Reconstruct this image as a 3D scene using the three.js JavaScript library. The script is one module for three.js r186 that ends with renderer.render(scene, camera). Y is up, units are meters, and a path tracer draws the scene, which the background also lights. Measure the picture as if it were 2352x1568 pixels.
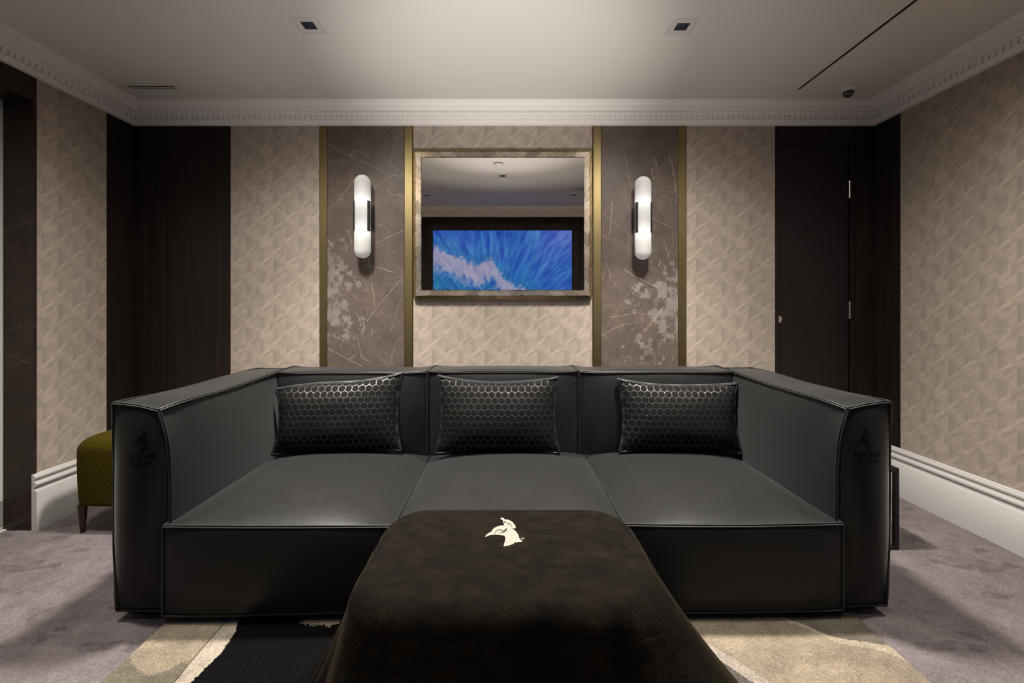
import * as THREE from 'three';
import { mergeGeometries, toCreasedNormals, mergeVertices } from 'three/addons/utils/BufferGeometryUtils.js';
import { RoundedBoxGeometry } from 'three/addons/geometries/RoundedBoxGeometry.js';
import { TextGeometry } from 'three/addons/geometries/TextGeometry.js';
import { TessellateModifier } from 'three/addons/modifiers/TessellateModifier.js';
import { FontLoader } from 'three/addons/loaders/FontLoader.js';

// ---------------------------------------------------------------- camera, lights, exposure
// back wall = plane z 0, room runs towards +z; level camera with a shifted lens (verticals stay parallel)
const F = 1080, PX = 1173, PY = 708, CAM = new THREE.Vector3(0, 1.29, 3.47);
const scene = new THREE.Scene();
scene.background = new THREE.Color(0, 0, 0);
const camera = new THREE.PerspectiveCamera(2 * Math.atan(784 / F) * 180 / Math.PI, 1.5, 0.02, 30);
camera.position.copy(CAM);
camera.lookAt(CAM.x, CAM.y, 0);
camera.setViewOffset(2352, 1568, 1176 - PX, 784 - PY, 2352, 1568);
const renderer = new THREE.WebGLRenderer({ antialias: true });
renderer.toneMapping = THREE.LinearToneMapping;
renderer.toneMappingExposure = 0.84;
renderer.shadowMap.enabled = true;
// each downlight: a narrow beam plus the wide spill of its reflector; the two over the sofa are up, the others dimmed
const DOWNLIGHT = { level: [1, 0.95, 0.16, 0.07, 0.07, 0.3, 0.3], beams: [[35, 0.86], [10, 1.32], [5.5, 1.56]], color: new THREE.Color(1.0, 0.945, 0.885) };
const UNSEEN_FLASH = { beams: [[24, 0.36], [10, 0.66]], color: new THREE.Color(1.0, 0.955, 0.91), at: new THREE.Vector3(-0.05, 0.36, 2.85), to: new THREE.Vector3(-0.06, 2.76, 0.72) };
const SCONCE = { intensity: 0.018, color: new THREE.Color(0.93, 0.97, 1.0) };

// ---------------------------------------------------------------- helpers
const ROOM = { x0: -2.779, x1: 2.685, z0: 0, z1: 3.55, h: 2.764 };
const at = (px, py, Z) => new THREE.Vector3((px - PX) * Z / F, CAM.y - (py - PY) * Z / F, CAM.z - Z);   // photo pixel at depth Z
const wx = (px) => (px - PX) * CAM.z / F;                 // photo pixel -> metres on the back wall
const wy = (py) => CAM.y - (py - PY) * CAM.z / F;
function rng(seed) { let s = seed >>> 0; return () => { s = (s + 0x6d2b79f5) >>> 0; let t = Math.imul(s ^ (s >>> 15), 1 | s); t = (t + Math.imul(t ^ (t >>> 7), 61 | t)) ^ t; return ((t ^ (t >>> 14)) >>> 0) / 4294967296; }; }
function hash2(x, y, s) { let h = Math.imul(x | 0, 374761393) ^ Math.imul(y | 0, 668265263) ^ Math.imul(s | 0, 1274126177); h = Math.imul(h ^ (h >>> 13), 1274126177); return ((h ^ (h >>> 16)) >>> 0) / 4294967296; }
function vnoise(x, y, s = 0, wrapX = 0, wrapY = 0) {
  const ix = Math.floor(x), iy = Math.floor(y), fx = x - ix, fy = y - iy, u = fx * fx * (3 - 2 * fx), v = fy * fy * (3 - 2 * fy);
  const wX = (i) => wrapX ? ((i % wrapX) + wrapX) % wrapX : i, wY = (i) => wrapY ? ((i % wrapY) + wrapY) % wrapY : i;
  const a = hash2(wX(ix), wY(iy), s), b = hash2(wX(ix + 1), wY(iy), s), c = hash2(wX(ix), wY(iy + 1), s), d = hash2(wX(ix + 1), wY(iy + 1), s);
  return (a + (b - a) * u) * (1 - v) + (c + (d - c) * u) * v;
}
function fbm(x, y, oct = 4, s = 0, wrapX = 0, wrapY = 0) { let a = 0, w = 0.5, n = 0; for (let i = 0; i < oct; i++) { a += w * vnoise(x, y, s + i * 17, wrapX, wrapY); n += w; w *= 0.5; x *= 2; y *= 2; wrapX *= 2; wrapY *= 2; } return a / n; }
const sstep = (a, b, x) => { const t = Math.min(1, Math.max(0, (x - a) / (b - a))); return t * t * (3 - 2 * t); };
const lerp = (a, b, t) => a + (b - a) * t;
// a DataTexture from f(u, v) -> [r, g, b] in 0..255 (or one value for a height)
function dataTex(w, h, f, srgb, repeatMetres) {
  const d = new Uint8Array(w * h * 4);
  for (let j = 0; j < h; j++) for (let i = 0; i < w; i++) {
    const c = f((i + 0.5) / w, (j + 0.5) / h), o = (j * w + i) * 4;
    if (typeof c === 'number') { d[o] = d[o + 1] = d[o + 2] = Math.max(0, Math.min(255, c)); } else { for (let k = 0; k < 3; k++) d[o + k] = Math.max(0, Math.min(255, c[k])); }
    d[o + 3] = 255;
  }
  const t = new THREE.DataTexture(d, w, h, THREE.RGBAFormat);
  t.wrapS = t.wrapT = THREE.RepeatWrapping; t.magFilter = THREE.LinearFilter; t.minFilter = THREE.LinearMipmapLinearFilter; t.generateMipmaps = true;
  if (srgb) t.colorSpace = THREE.SRGBColorSpace;
  if (repeatMetres) t.repeat.set(1 / repeatMetres[0], 1 / repeatMetres[1]);
  t.needsUpdate = true; return t;
}
function canvasTex(canvas, srgb = true) { const t = new THREE.CanvasTexture(canvas); if (srgb) t.colorSpace = THREE.SRGBColorSpace; t.wrapS = t.wrapT = THREE.ClampToEdgeWrapping; return t; }
function makeCanvas(w, h) { const c = document.createElement('canvas'); c.width = w; c.height = h; return [c, c.getContext('2d')]; }

const used = {};
const numbered = (n) => { const k = used[n] = (used[n] ?? -1) + 1; return k ? `${n}_${String(k).padStart(3, '0')}` : n; };
function mesh(name, geo, mat, parent) { const m = new THREE.Mesh(geo, mat); m.castShadow = m.receiveShadow = true; m.name = parent ? name : numbered(name); (parent ?? scene).add(m); return m; }
function thing(name, label, category, pos = [0, 0, 0], group) { const g = new THREE.Group(); g.name = numbered(name); g.position.set(...pos); g.userData = { label, category }; if (group) g.userData.group = group; scene.add(g); return g; }
function tag(o, label, category, group) { o.userData.label = label; o.userData.category = category; if (group) o.userData.group = group; return o; }
function struct(name, label) { const g = new THREE.Group(); g.name = name; g.userData = { kind: 'structure', label, category: name.replace(/_.*/, '') }; scene.add(g); return g; }
// box between two corners; uv in metres
function box(x0, y0, z0, x1, y1, z1, bevel = 0) {
  const w = x1 - x0, h = y1 - y0, d = z1 - z0;
  const g = bevel ? new RoundedBoxGeometry(w, h, d, 2, bevel) : new THREE.BoxGeometry(w, h, d);
  g.translate((x0 + x1) / 2, (y0 + y1) / 2, (z0 + z1) / 2);
  return metreUV(g);
}
function metreUV(g) {
  const p = g.attributes.position, n = g.attributes.normal, uv = new Float32Array(p.count * 2);
  for (let i = 0; i < p.count; i++) {
    const ax = Math.abs(n.getX(i)), ay = Math.abs(n.getY(i)), az = Math.abs(n.getZ(i));
    const [u, v] = ax >= ay && ax >= az ? [p.getZ(i) * Math.sign(n.getX(i)) * -1, p.getY(i)] : ay >= az ? [p.getX(i), -p.getZ(i)] : [p.getX(i) * Math.sign(n.getZ(i)), p.getY(i)];
    uv[2 * i] = u; uv[2 * i + 1] = v;
  }
  g.setAttribute('uv', new THREE.BufferAttribute(uv, 2));
  return g;
}
function merge(list) { return mergeGeometries(list.map((g) => { const q = g.index ? g.toNonIndexed() : g; for (const k of Object.keys(q.attributes)) if (!['position', 'normal', 'uv'].includes(k)) q.deleteAttribute(k); return q; })); }
function grid(nu, nv, f, closeU = false) {   // parametric sheet, f(u, v) -> [x, y, z, uvx, uvy]
  const pos = [], uv = [], idx = [];
  for (let j = 0; j <= nv; j++) for (let i = 0; i <= nu; i++) { const q = f(i / nu, j / nv); pos.push(q[0], q[1], q[2]); uv.push(q[3] ?? i / nu, q[4] ?? j / nv); }
  for (let j = 0; j < nv; j++) for (let i = 0; i < nu; i++) { const a = j * (nu + 1) + i, b = a + 1, c = a + nu + 1, d = c + 1; idx.push(a, b, d, a, d, c); }
  const g = new THREE.BufferGeometry();
  g.setAttribute('position', new THREE.Float32BufferAttribute(pos, 3)); g.setAttribute('uv', new THREE.Float32BufferAttribute(uv, 2)); g.setIndex(idx); g.computeVertexNormals();
  if (closeU) { const n = g.attributes.normal; for (let j = 0; j <= nv; j++) { const a = j * (nu + 1), b = a + nu, s = new THREE.Vector3(n.getX(a) + n.getX(b), n.getY(a) + n.getY(b), n.getZ(a) + n.getZ(b)).normalize(); n.setXYZ(a, s.x, s.y, s.z); n.setXYZ(b, s.x, s.y, s.z); } }
  return g;
}
function tube(points, r, seg = 40, closed = false, sides = 6) { return new THREE.TubeGeometry(new THREE.CatmullRomCurve3(points, closed, 'centripetal'), seg, r, sides, closed); }

// ---------------------------------------------------------------- materials
const std = (o) => new THREE.MeshStandardMaterial(o), phys = (o) => new THREE.MeshPhysicalMaterial(o);
const rgb = (r, g, b) => new THREE.Color(r, g, b);        // linear base colours

// embossed wallpaper: columns of trapezoid patches hatched upright, the ground hatched at about 34 degrees
const WP = [0.39, 0.338];
const wallHeight = new Float32Array(1024 * 888), wallTone = new Float32Array(1024 * 888);
for (let j = 0; j < 888; j++) for (let i = 0; i < 1024; i++) {
  const x = (i + 0.5) / 1024 * WP[0], y = (j + 0.5) / 888 * WP[1];
  const cw = WP[0] / 4, ch = WP[1] / 2, col = Math.floor(x / cw), cx = (x - col * cw) / cw, yy = y + (col % 2) * ch / 2;
  const row = Math.floor(yy / ch), cy = (yy - row * ch) / ch;
  const id = hash2(col, ((row % 2) + 2) % 2, 7);
  const S = 0.39, wob = fbm(x * 60, y * 60, 2, 3, Math.round(WP[0] * 60), Math.round(WP[1] * 60)) - 0.5;
  const ex = cx + 0.05 * wob, yb = 0.13 + ex * S, yt = 0.80 - ex * 0.10, inP = sstep(0.62, 0.50, ex) * sstep(yb - 0.02, yb + 0.02, cy) * sstep(yt + 0.03, yt - 0.03, cy);
  const s34 = Math.tan(0.59), nD = Math.round(WP[1] / 0.0034), perD = WP[1] / nD, slopeFix = Math.round(WP[0] * s34 / perD) * perD / WP[0];
  const dline = (y - x * slopeFix) / perD + wob * 0.5, dk = Math.floor(dline), df = dline - dk, dm = ((dk % nD) + nD) % nD;
  const under = cy - yb, bar = cy - (0.02 + (cx - 0.45) * S);   // strip below the patch; thin raised line on the right
  const pv = WP[0] / Math.round(WP[0] / 0.0036), vk = x / pv + wob * 0.35, vf = vk - Math.floor(vk), vm = Math.floor(vk) % Math.round(WP[0] / pv);
  const hV = 0.36 + 0.18 * (0.5 - 0.5 * Math.cos(vf * 6.283)) + 0.16 * hash2(vm, row, 5), tV = -0.17 * (1 - cx / 0.62) - 0.03 * id + 0.14 * (hash2(vm, row % 2, 6) - 0.5) + (cx < 0.03 ? 0.12 : 0);
  const seg = hash2(dm, col, 11), seg2 = hash2(Math.floor(dm / 4), Math.floor((cx + col) * 2.3), 13), run = hash2(Math.floor(dm / 11), Math.floor((cx + col) * 1.6 + 0.3), 15);
  let hD = 0.46 + 0.18 * (0.5 - 0.5 * Math.cos(df * 6.283)) + 0.20 * (seg - 0.5) + 0.14 * (seg2 - 0.5), tD = 0.01 + 0.12 * (seg - 0.5) + 0.13 * (seg2 - 0.5) + 0.10 * (run - 0.5);
  if (cx < 0.72 && under < 0 && under > -0.13) { tD += 0.10; hD += 0.1; }
  if (cx > 0.36 && Math.abs(bar) < 0.011) { tD += 0.16; hD += 0.25; }
  if (cx > 0.36 && bar > 0.011 && bar < 0.26) tD -= 0.15 * (1 - bar / 0.26);
  if (cx > 0.30 && bar < -0.011 && bar > -0.03) tD -= 0.08;
  let h = lerp(hD, hV, inP), t = lerp(tD, tV, inP);
  wallHeight[j * 1024 + i] = h; wallTone[j * 1024 + i] = t;
}
const wpAt = (a, u, v) => a[Math.min(887, Math.floor(v * 888)) * 1024 + Math.min(1023, Math.floor(u * 1024))];
const wallBump = dataTex(1024, 888, (u, v) => 255 * wpAt(wallHeight, u, v), false, WP);
const wallColor = dataTex(1024, 888, (u, v) => { const t = wpAt(wallTone, u, v), k = 1 + 0.5 * t + 0.10 * (fbm(u * 9, v * 9, 3, 31, 9, 9) - 0.5); return [162 * k, 148 * k + (t < -0.12 ? 2 : 0), 134 * k]; }, true, WP);
const M = {};
M.wallpaper = std({ map: wallColor, bumpMap: wallBump, bumpScale: 0.0017, roughness: 0.78 });
M.plaster = std({ color: rgb(0.66, 0.635, 0.60), roughness: 0.85 });
M.cornice = std({ color: rgb(0.80, 0.765, 0.72), roughness: 0.6 });
M.skirting = std({ color: rgb(0.50, 0.48, 0.455), roughness: 0.42 });
M.wallCore = std({ color: rgb(0.30, 0.29, 0.28), roughness: 0.9 });
const woodMap = dataTex(512, 512, (u, v) => { const g = fbm(u * 90, v * 3, 4, 41, 90, 3), b = fbm(u * 14, v * 2, 2, 45, 14, 2); const k = 0.55 + 0.7 * g + 0.35 * (b - 0.5); return [35 * k, 26 * k, 22 * k]; }, true, [0.55, 1.3]);
const woodBump = dataTex(512, 512, (u, v) => 255 * fbm(u * 128, v * 4, 3, 41, 128, 4), false, [0.55, 1.3]);
M.darkWood = phys({ specularIntensity: 0.5, map: woodMap, bumpMap: woodBump, bumpScale: 0.0006, roughness: 0.5 });
M.doorWood = phys({ specularIntensity: 0.5, color: rgb(0.0135, 0.0095, 0.0095), bumpMap: woodBump, bumpScale: 0.0003, roughness: 0.48 });
const brush = dataTex(256, 256, (u, v) => 120 + 110 * fbm(u * 120, v * 2, 2, 51, 120, 2), false, [0.06, 0.6]);
M.brass = std({ color: rgb(0.27, 0.21, 0.095), metalness: 1, roughness: 0.42, roughnessMap: null, bumpMap: brush, bumpScale: 0.00015 });
M.blackMetal = std({ color: rgb(0.012, 0.013, 0.014), roughness: 0.38, metalness: 0.4 });
M.steel = std({ color: rgb(0.62, 0.59, 0.54), metalness: 1, roughness: 0.28 });
M.galvanised = std({ color: rgb(0.26, 0.26, 0.26), roughness: 0.6 });
M.whitePlastic = std({ color: rgb(0.62, 0.60, 0.57), roughness: 0.5 });

// marble slabs: cloudy brown-grey stone, pale veins copied from the photograph
const V4 = (l) => l.map(([x, y]) => [740 + x / 5.6, 280 + y / 5.6]), V5 = (l) => l.map(([x, y]) => [740 + x / 5.5, 560 + y / 5.5]);
const V6 = (l) => l.map(([x, y]) => [1370 + x / 5.6, 280 + y / 5.6]), V7 = (l) => l.map(([x, y]) => [1370 + x / 5.5, 560 + y / 5.5]);
function marble(px0, px1, yTop, yBot, veins, clouds, seed, dark = 1) {
  const W = 460, H = 2048, m0 = wx(px0), mw = wx(px1) - m0, mh = yTop - yBot;
  const [cv, c] = makeCanvas(W, H), img = c.createImageData(W, H);
  for (let j = 0; j < H; j++) for (let i = 0; i < W; i++) {
    const X = i / W * mw, Y = j / H * mh, px = px0 + i / W * (px1 - px0), py = PY + (CAM.y - (yTop - Y)) * F / CAM.z;
    let k = 0.86 + 0.30 * fbm(X * 9, Y * 9, 4, seed) + 0.14 * (fbm(X * 70, Y * 70, 3, seed + 5) - 0.5) + 0.10 * (fbm(X * 160 + Y * 40, Y * 22, 2, seed + 9) - 0.5);
    let r = 92 * k, g = 81 * k, b = 73 * k;
    let cl = 0;
    for (const [cx, cy, rx, ry, w] of clouds) { const d = Math.hypot((px - cx) / rx, (py - cy) / ry); cl = Math.max(cl, w * (1 - sstep(0.35, 1.1, d))); }
    if (cl > 0) { const n = fbm(X * 30, Y * 24, 6, seed + 20), n2 = fbm(X * 150, Y * 150, 3, seed + 26), e = sstep(0.64 - 0.36 * cl, 0.82 - 0.26 * cl, n + 0.36 * (n2 - 0.5)) * (0.45 + 0.5 * fbm(X * 12, Y * 12, 2, seed + 33)); r = lerp(r, 139, e); g = lerp(g, 129, e); b = lerp(b, 124, e); }
    const o = (j * W + i) * 4; img.data[o] = r * dark; img.data[o + 1] = g * dark; img.data[o + 2] = b * dark; img.data[o + 3] = 255;
  }
  c.putImageData(img, 0, 0);
  const R = rng(seed * 31 + 7), X = (px) => (wx(px) - m0) / mw * W, Y = (py) => (yTop - wy(py)) / mh * H;
  const draw = (pts, a, w) => {
    for (let i = 0; i + 1 < pts.length; i++) {
      const [x0, y0] = [X(pts[i][0]), Y(pts[i][1])], [x1, y1] = [X(pts[i + 1][0]), Y(pts[i + 1][1])], n = Math.max(2, Math.ceil(Math.hypot(x1 - x0, y1 - y0) / 5));
      let lx = x0, ly = y0;
      for (let q = 1; q <= n; q++) {
        const nx = lerp(x0, x1, q / n) + (q < n ? (R() - 0.5) * 1.6 : 0), ny = lerp(y0, y1, q / n) + (q < n ? (R() - 0.5) * 1.6 : 0);
        c.strokeStyle = `rgba(196,182,166,${(a * (0.55 + 0.6 * R())).toFixed(3)})`; c.lineWidth = w * (0.7 + 0.6 * R()); c.beginPath(); c.moveTo(lx, ly); c.lineTo(nx, ny); c.stroke(); lx = nx; ly = ny;
      }
    }
  };
  for (const [pts, a, w] of veins) draw(pts, a, w ?? 2);
  for (let k = 0; k < 46; k++) { const a = R() < 0.5 ? 1.2 + R() * 0.5 : -0.3 + R() * 1.2, L = 12 + R() * 40, x = px0 + R() * (px1 - px0), y = 285 + R() * 560; draw([[x, y], [x + Math.cos(a) * L * 0.5 + R() * 4, y + Math.sin(a) * L * 0.5], [x + Math.cos(a) * L, y + Math.sin(a) * L]], 0.10 + 0.12 * R(), 1.4); }
  return phys({ map: canvasTex(cv), roughness: 0.4, specularIntensity: 0.45 });
}
const veinsL = [
  [V4([[80, 288], [190, 350], [360, 440], [470, 495], [600, 545], [740, 615], [870, 685]]), 0.62, 2.2], [V4([[355, 425], [395, 405], [440, 368]]), 0.7, 3], [V4([[370, 450], [378, 520]]), 0.35], [V4([[150, 115], [270, 180], [480, 280]]), 0.35, 1.6],
  [V4([[455, 120], [485, 220], [500, 320], [522, 400]]), 0.5], [V4([[440, 365], [520, 402], [620, 455]]), 0.55], [V4([[495, 40], [540, 150]]), 0.4], [V4([[1055, 90], [970, 200], [930, 330], [900, 400], [890, 500]]), 0.55], [V4([[700, 375], [800, 450], [880, 530], [1000, 640]]), 0.42],
  [V4([[860, 540], [830, 575]]), 0.4], [V4([[460, 680], [400, 760], [290, 900], [190, 1010]]), 0.75, 2.6], [V4([[80, 770], [160, 755]]), 0.5], [V4([[180, 785], [300, 765], [400, 745]]), 0.5], [V4([[80, 890], [180, 880]]), 0.5], [V4([[90, 1110], [200, 1030], [320, 945], [410, 900]]), 0.5],
  [V4([[650, 850], [750, 790], [860, 720], [930, 675], [1000, 700], [1050, 675]]), 0.6, 2.4], [V4([[925, 675], [980, 710]]), 0.6, 3], [V4([[840, 880], [925, 945], [975, 930], [1055, 960]]), 0.65, 2.4], [V4([[710, 1305], [790, 1350], [850, 1400]]), 0.55], [V4([[680, 1565], [850, 1480], [1055, 1395]]), 0.65, 2.4],
  [V4([[320, 1385], [355, 1470], [380, 1560]]), 0.7, 3], [V4([[285, 1515], [300, 1560]]), 0.6], [V4([[90, 545], [215, 480]]), 0.45], [V4([[140, 610], [155, 690]]), 0.35], [V4([[970, 1230], [945, 1320]]), 0.3],
  [V5([[295, 0], [310, 90]]), 0.6, 2.4], [V5([[585, 160], [598, 270], [605, 360], [622, 430]]), 0.75, 3], [V5([[540, 265], [650, 285], [770, 310], [830, 340], [935, 365]]), 0.65, 2.6], [V5([[625, 490], [645, 600], [655, 700], [665, 780]]), 0.65, 2.6], [V5([[1020, 450], [960, 485], [870, 590], [720, 770], [610, 910], [565, 975]]), 0.65, 2.4],
  [V5([[515, 345], [548, 510]]), 0.4], [V5([[245, 565], [380, 640], [480, 700], [570, 730]]), 0.5], [V5([[430, 870], [465, 940], [490, 1040]]), 0.7, 3], [V5([[465, 1060], [520, 1190]]), 0.6, 2.4], [V5([[550, 790], [570, 900]]), 0.4], [V5([[430, 1140], [460, 1250], [495, 1430], [600, 1490]]), 0.6, 2.4],
  [V5([[90, 1130], [240, 1210], [420, 1300]]), 0.5], [V5([[70, 1320], [190, 1385], [340, 1465], [500, 1545]]), 0.7, 2.6], [V5([[335, 1460], [380, 1430], [420, 1400]]), 0.7, 3], [V5([[130, 1550], [220, 1500]]), 0.45], [V5([[190, 1015], [335, 1000], [410, 985]]), 0.5], [V5([[1010, 1165], [945, 1225], [905, 1340], [880, 1430], [850, 1530]]), 0.5],
  [V5([[830, 1540], [750, 1450], [670, 1390]]), 0.4], [V5([[1005, 680], [965, 770], [930, 940], [860, 1120]]), 0.35], [V5([[780, 890], [930, 945], [1025, 1050]]), 0.3], [V5([[835, 140], [940, 90]]), 0.5],
];
const veinsR = [
  [V6([[70, 120], [210, 40]]), 0.5], [V6([[650, 45], [500, 180]]), 0.4], [V6([[640, 110], [610, 150]]), 0.35], [V6([[350, 380], [385, 490], [405, 630], [430, 720]]), 0.6, 2.4], [V6([[400, 680], [440, 790], [495, 900]]), 0.6, 2.4], [V6([[90, 570], [145, 700]]), 0.55], [V6([[740, 450], [770, 530], [795, 620]]), 0.7, 2.8], [V6([[785, 660], [798, 695]]), 0.6],
  [V6([[705, 585], [737, 740]]), 0.65, 2.6], [V6([[940, 420], [985, 580], [1010, 770], [1040, 1040]]), 0.7, 2.8], [V6([[1045, 655], [900, 720]]), 0.6], [V6([[710, 885], [790, 915]]), 0.5], [V6([[830, 940], [1000, 1000], [1040, 1020]]), 0.45], [V6([[195, 1020], [190, 1200], [170, 1400], [155, 1465]]), 0.65, 2.6], [V6([[65, 1160], [220, 1290], [370, 1410], [480, 1510]]), 0.5],
  [V6([[360, 820], [378, 900]]), 0.4], [V6([[330, 930], [420, 1100]]), 0.35], [V6([[705, 1220], [810, 1285], [985, 1365]]), 0.6, 2.4], [V6([[945, 980], [978, 1145]]), 0.45], [V6([[60, 1440], [130, 1500], [340, 1565]]), 0.4], [V6([[860, 1510], [890, 1565]]), 0.6], [V6([[975, 1430], [1000, 1565]]), 0.5], [V6([[915, 890], [1005, 910]]), 0.5],
  [V7([[115, 240], [150, 330], [180, 440]]), 0.65, 2.6], [V7([[60, 330], [75, 455]]), 0.5], [V7([[235, 485], [240, 535]]), 0.5], [V7([[350, 325], [470, 400], [600, 465], [750, 540], [810, 580]]), 0.75, 3], [V7([[750, 535], [790, 520], [835, 475]]), 0.75, 3.4], [V7([[540, 225], [700, 310], [860, 395]]), 0.45], [V7([[840, 220], [870, 320], [890, 430]]), 0.6, 2.4],
  [V7([[875, 0], [905, 120], [940, 270]]), 0.6, 2.4], [V7([[55, 820], [130, 770], [200, 768]]), 0.5], [V7([[490, 510], [390, 640], [310, 770], [240, 880], [130, 1030]]), 0.4], [V7([[150, 925], [350, 900], [550, 860]]), 0.6, 2.4], [V7([[560, 890], [690, 875]]), 0.6], [V7([[330, 830], [510, 780]]), 0.45], [V7([[60, 1160], [220, 1065], [355, 1010]]), 0.7, 2.6], [V7([[380, 1010], [560, 985]]), 0.5],
  [V7([[860, 780], [760, 920], [670, 1030], [590, 1115]]), 0.75, 3], [V7([[980, 990], [850, 1080], [740, 1140]]), 0.5], [V7([[540, 740], [555, 840]]), 0.45], [V7([[330, 1400], [375, 1530]]), 0.5], [V7([[725, 1480], [750, 1530]]), 0.65, 3], [V7([[925, 1460], [945, 1530]]), 0.5], [V7([[210, 1460], [195, 1530]]), 0.4], [V7([[690, 85], [800, 72]]), 0.5], [V7([[480, 655], [600, 605]]), 0.45],
];
M.marbleA = marble(751, 929, 2.634, 0, veinsL, [[772, 620, 42, 55, 1], [765, 660, 34, 40, 1], [800, 640, 50, 40, 0.72], [775, 715, 42, 42, 0.95], [760, 580, 40, 40, 0.7], [790, 760, 60, 40, 0.4]], 3);
M.marbleB = marble(1380, 1558, 2.634, 0, veinsR, [[1530, 680, 50, 60, 1], [1520, 720, 46, 36, 1], [1545, 640, 34, 60, 0.9], [1475, 680, 40, 40, 0.6], [1540, 755, 34, 40, 0.85], [1490, 800, 60, 50, 0.45]], 9);
const stoneMap = (seed, vs) => {
  const [cv, c] = makeCanvas(512, 1536), img = c.createImageData(512, 1536);
  for (let j = 0; j < 1536; j++) for (let i = 0; i < 512; i++) { const k = 0.75 + 0.5 * fbm(i / 50, j / 50, 4, seed), o = (j * 512 + i) * 4; img.data[o] = 58 * k; img.data[o + 1] = 46 * k; img.data[o + 2] = 40 * k; img.data[o + 3] = 255; }
  c.putImageData(img, 0, 0);
  const R = rng(seed);
  for (let k = 0; k < vs; k++) { let x = R() * 512, y = R() * 1536, a = -0.9 + R() * 0.5 + (R() < 0.3 ? 1.4 : 0); c.strokeStyle = `rgba(150,130,112,${(0.25 + 0.4 * R()).toFixed(2)})`; c.lineWidth = 1 + R() * 1.4; c.beginPath(); c.moveTo(x, y); const n = 3 + Math.floor(R() * 6); for (let q = 0; q < n; q++) { a += (R() - 0.5) * 0.5; x += Math.cos(a) * 40; y += Math.sin(a) * 40; c.lineTo(x, y); } c.stroke(); }
  const t = canvasTex(cv); t.wrapS = t.wrapT = THREE.RepeatWrapping; t.repeat.set(1 / 0.9, 1 / 2.7); return t;
};
M.darkMarble = phys({ specularIntensity: 0.5, color: rgb(0.62, 0.58, 0.55), map: stoneMap(12, 26), roughness: 0.3 });

// carpet: mauve-grey cut pile
const carpetMap = dataTex(1024, 1024, (u, v) => {
  const f = fbm(u * 256, v * 256, 2, 61, 256, 256), m = fbm(u * 26, v * 26, 3, 65, 26, 26), l = fbm(u * 6, v * 6, 3, 69, 6, 6);
  const k = 0.80 + 0.30 * f + 0.22 * (m - 0.5) + 0.20 * (l - 0.5) - 0.16 * sstep(0.62, 0.72, fbm(u * 14, v * 20, 3, 71, 14, 20));
  return [109 * k, 99.5 * k, 98.5 * k];
}, true, [1.6, 1.6]);
const carpetBump = dataTex(512, 512, (u, v) => 255 * (0.6 * fbm(u * 170, v * 170, 2, 75, 170, 170) + 0.4 * fbm(u * 30, v * 30, 3, 77, 30, 30)), false, [0.6, 0.6]);
M.carpet = phys({ map: carpetMap, bumpMap: carpetBump, bumpScale: 0.006, roughness: 1, sheen: 0.25, sheenColor: rgb(0.5, 0.46, 0.46), sheenRoughness: 0.6 });

// leather
const leatherBump = dataTex(512, 512, (u, v) => 255 * (0.55 * fbm(u * 110, v * 110, 2, 81, 110, 110) + 0.45 * fbm(u * 10, v * 10, 4, 83, 10, 10)), false, [0.5, 0.5]);
const leatherRough = dataTex(256, 256, (u, v) => 255 * (0.42 + 0.16 * fbm(u * 12, v * 12, 4, 87, 12, 12)), false, [0.9, 0.9]);
M.leather = phys({ color: rgb(0.0135, 0.0135, 0.013), sheen: 0.6, sheenColor: rgb(0.95, 0.95, 0.93), sheenRoughness: 0.6, roughness: 0.78, roughnessMap: leatherRough, bumpMap: leatherBump, bumpScale: 0.00045, specularIntensity: 0.3 });
M.piping = phys({ color: rgb(0.02, 0.02, 0.019), roughness: 0.4, specularIntensity: 0.6 });
M.emboss = std({ color: rgb(0.0035, 0.0035, 0.0035), roughness: 0.3 });
M.footWood = std({ color: rgb(0.018, 0.009, 0.006), roughness: 0.4 });

// honeycomb jacquard: dull black ground, metallic thread outlines
function hexDist(x, y, pitch) {   // distance from the nearest honeycomb line, pointy-top cells of the given pitch
  const s = pitch / Math.sqrt(3), rowH = 1.5 * s; let best = 1e9, second = 1e9; const r0 = Math.round(y / rowH);
  for (let r = r0 - 1; r <= r0 + 1; r++) { const off = (((r % 2) + 2) % 2) * pitch / 2, c0 = Math.round((x - off) / pitch); for (let c = c0 - 1; c <= c0 + 1; c++) { const d = Math.hypot(x - off - c * pitch, y - r * rowH); if (d < best) { second = best; best = d; } else if (d < second) second = d; } }
  return (second - best) / 2;
}
const HP = 0.0385, HT = [HP * 4, HP / Math.sqrt(3) * 1.5 * 4];
const hexLine = (u, v) => { const d = hexDist(u * HT[0], v * HT[1], HP); return 1 - sstep(0.0008, 0.0017, d + (hash2(Math.floor(u * 300), Math.floor(v * 300), 4) - 0.5) * 0.0006); };
const hexA = new Float32Array(512 * 512); for (let j = 0; j < 512; j++) for (let i = 0; i < 512; i++) hexA[j * 512 + i] = hexLine((i + 0.5) / 512, (j + 0.5) / 512);
const hx = (u, v) => hexA[Math.min(511, Math.floor(v * 512)) * 512 + Math.min(511, Math.floor(u * 512))];
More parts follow.
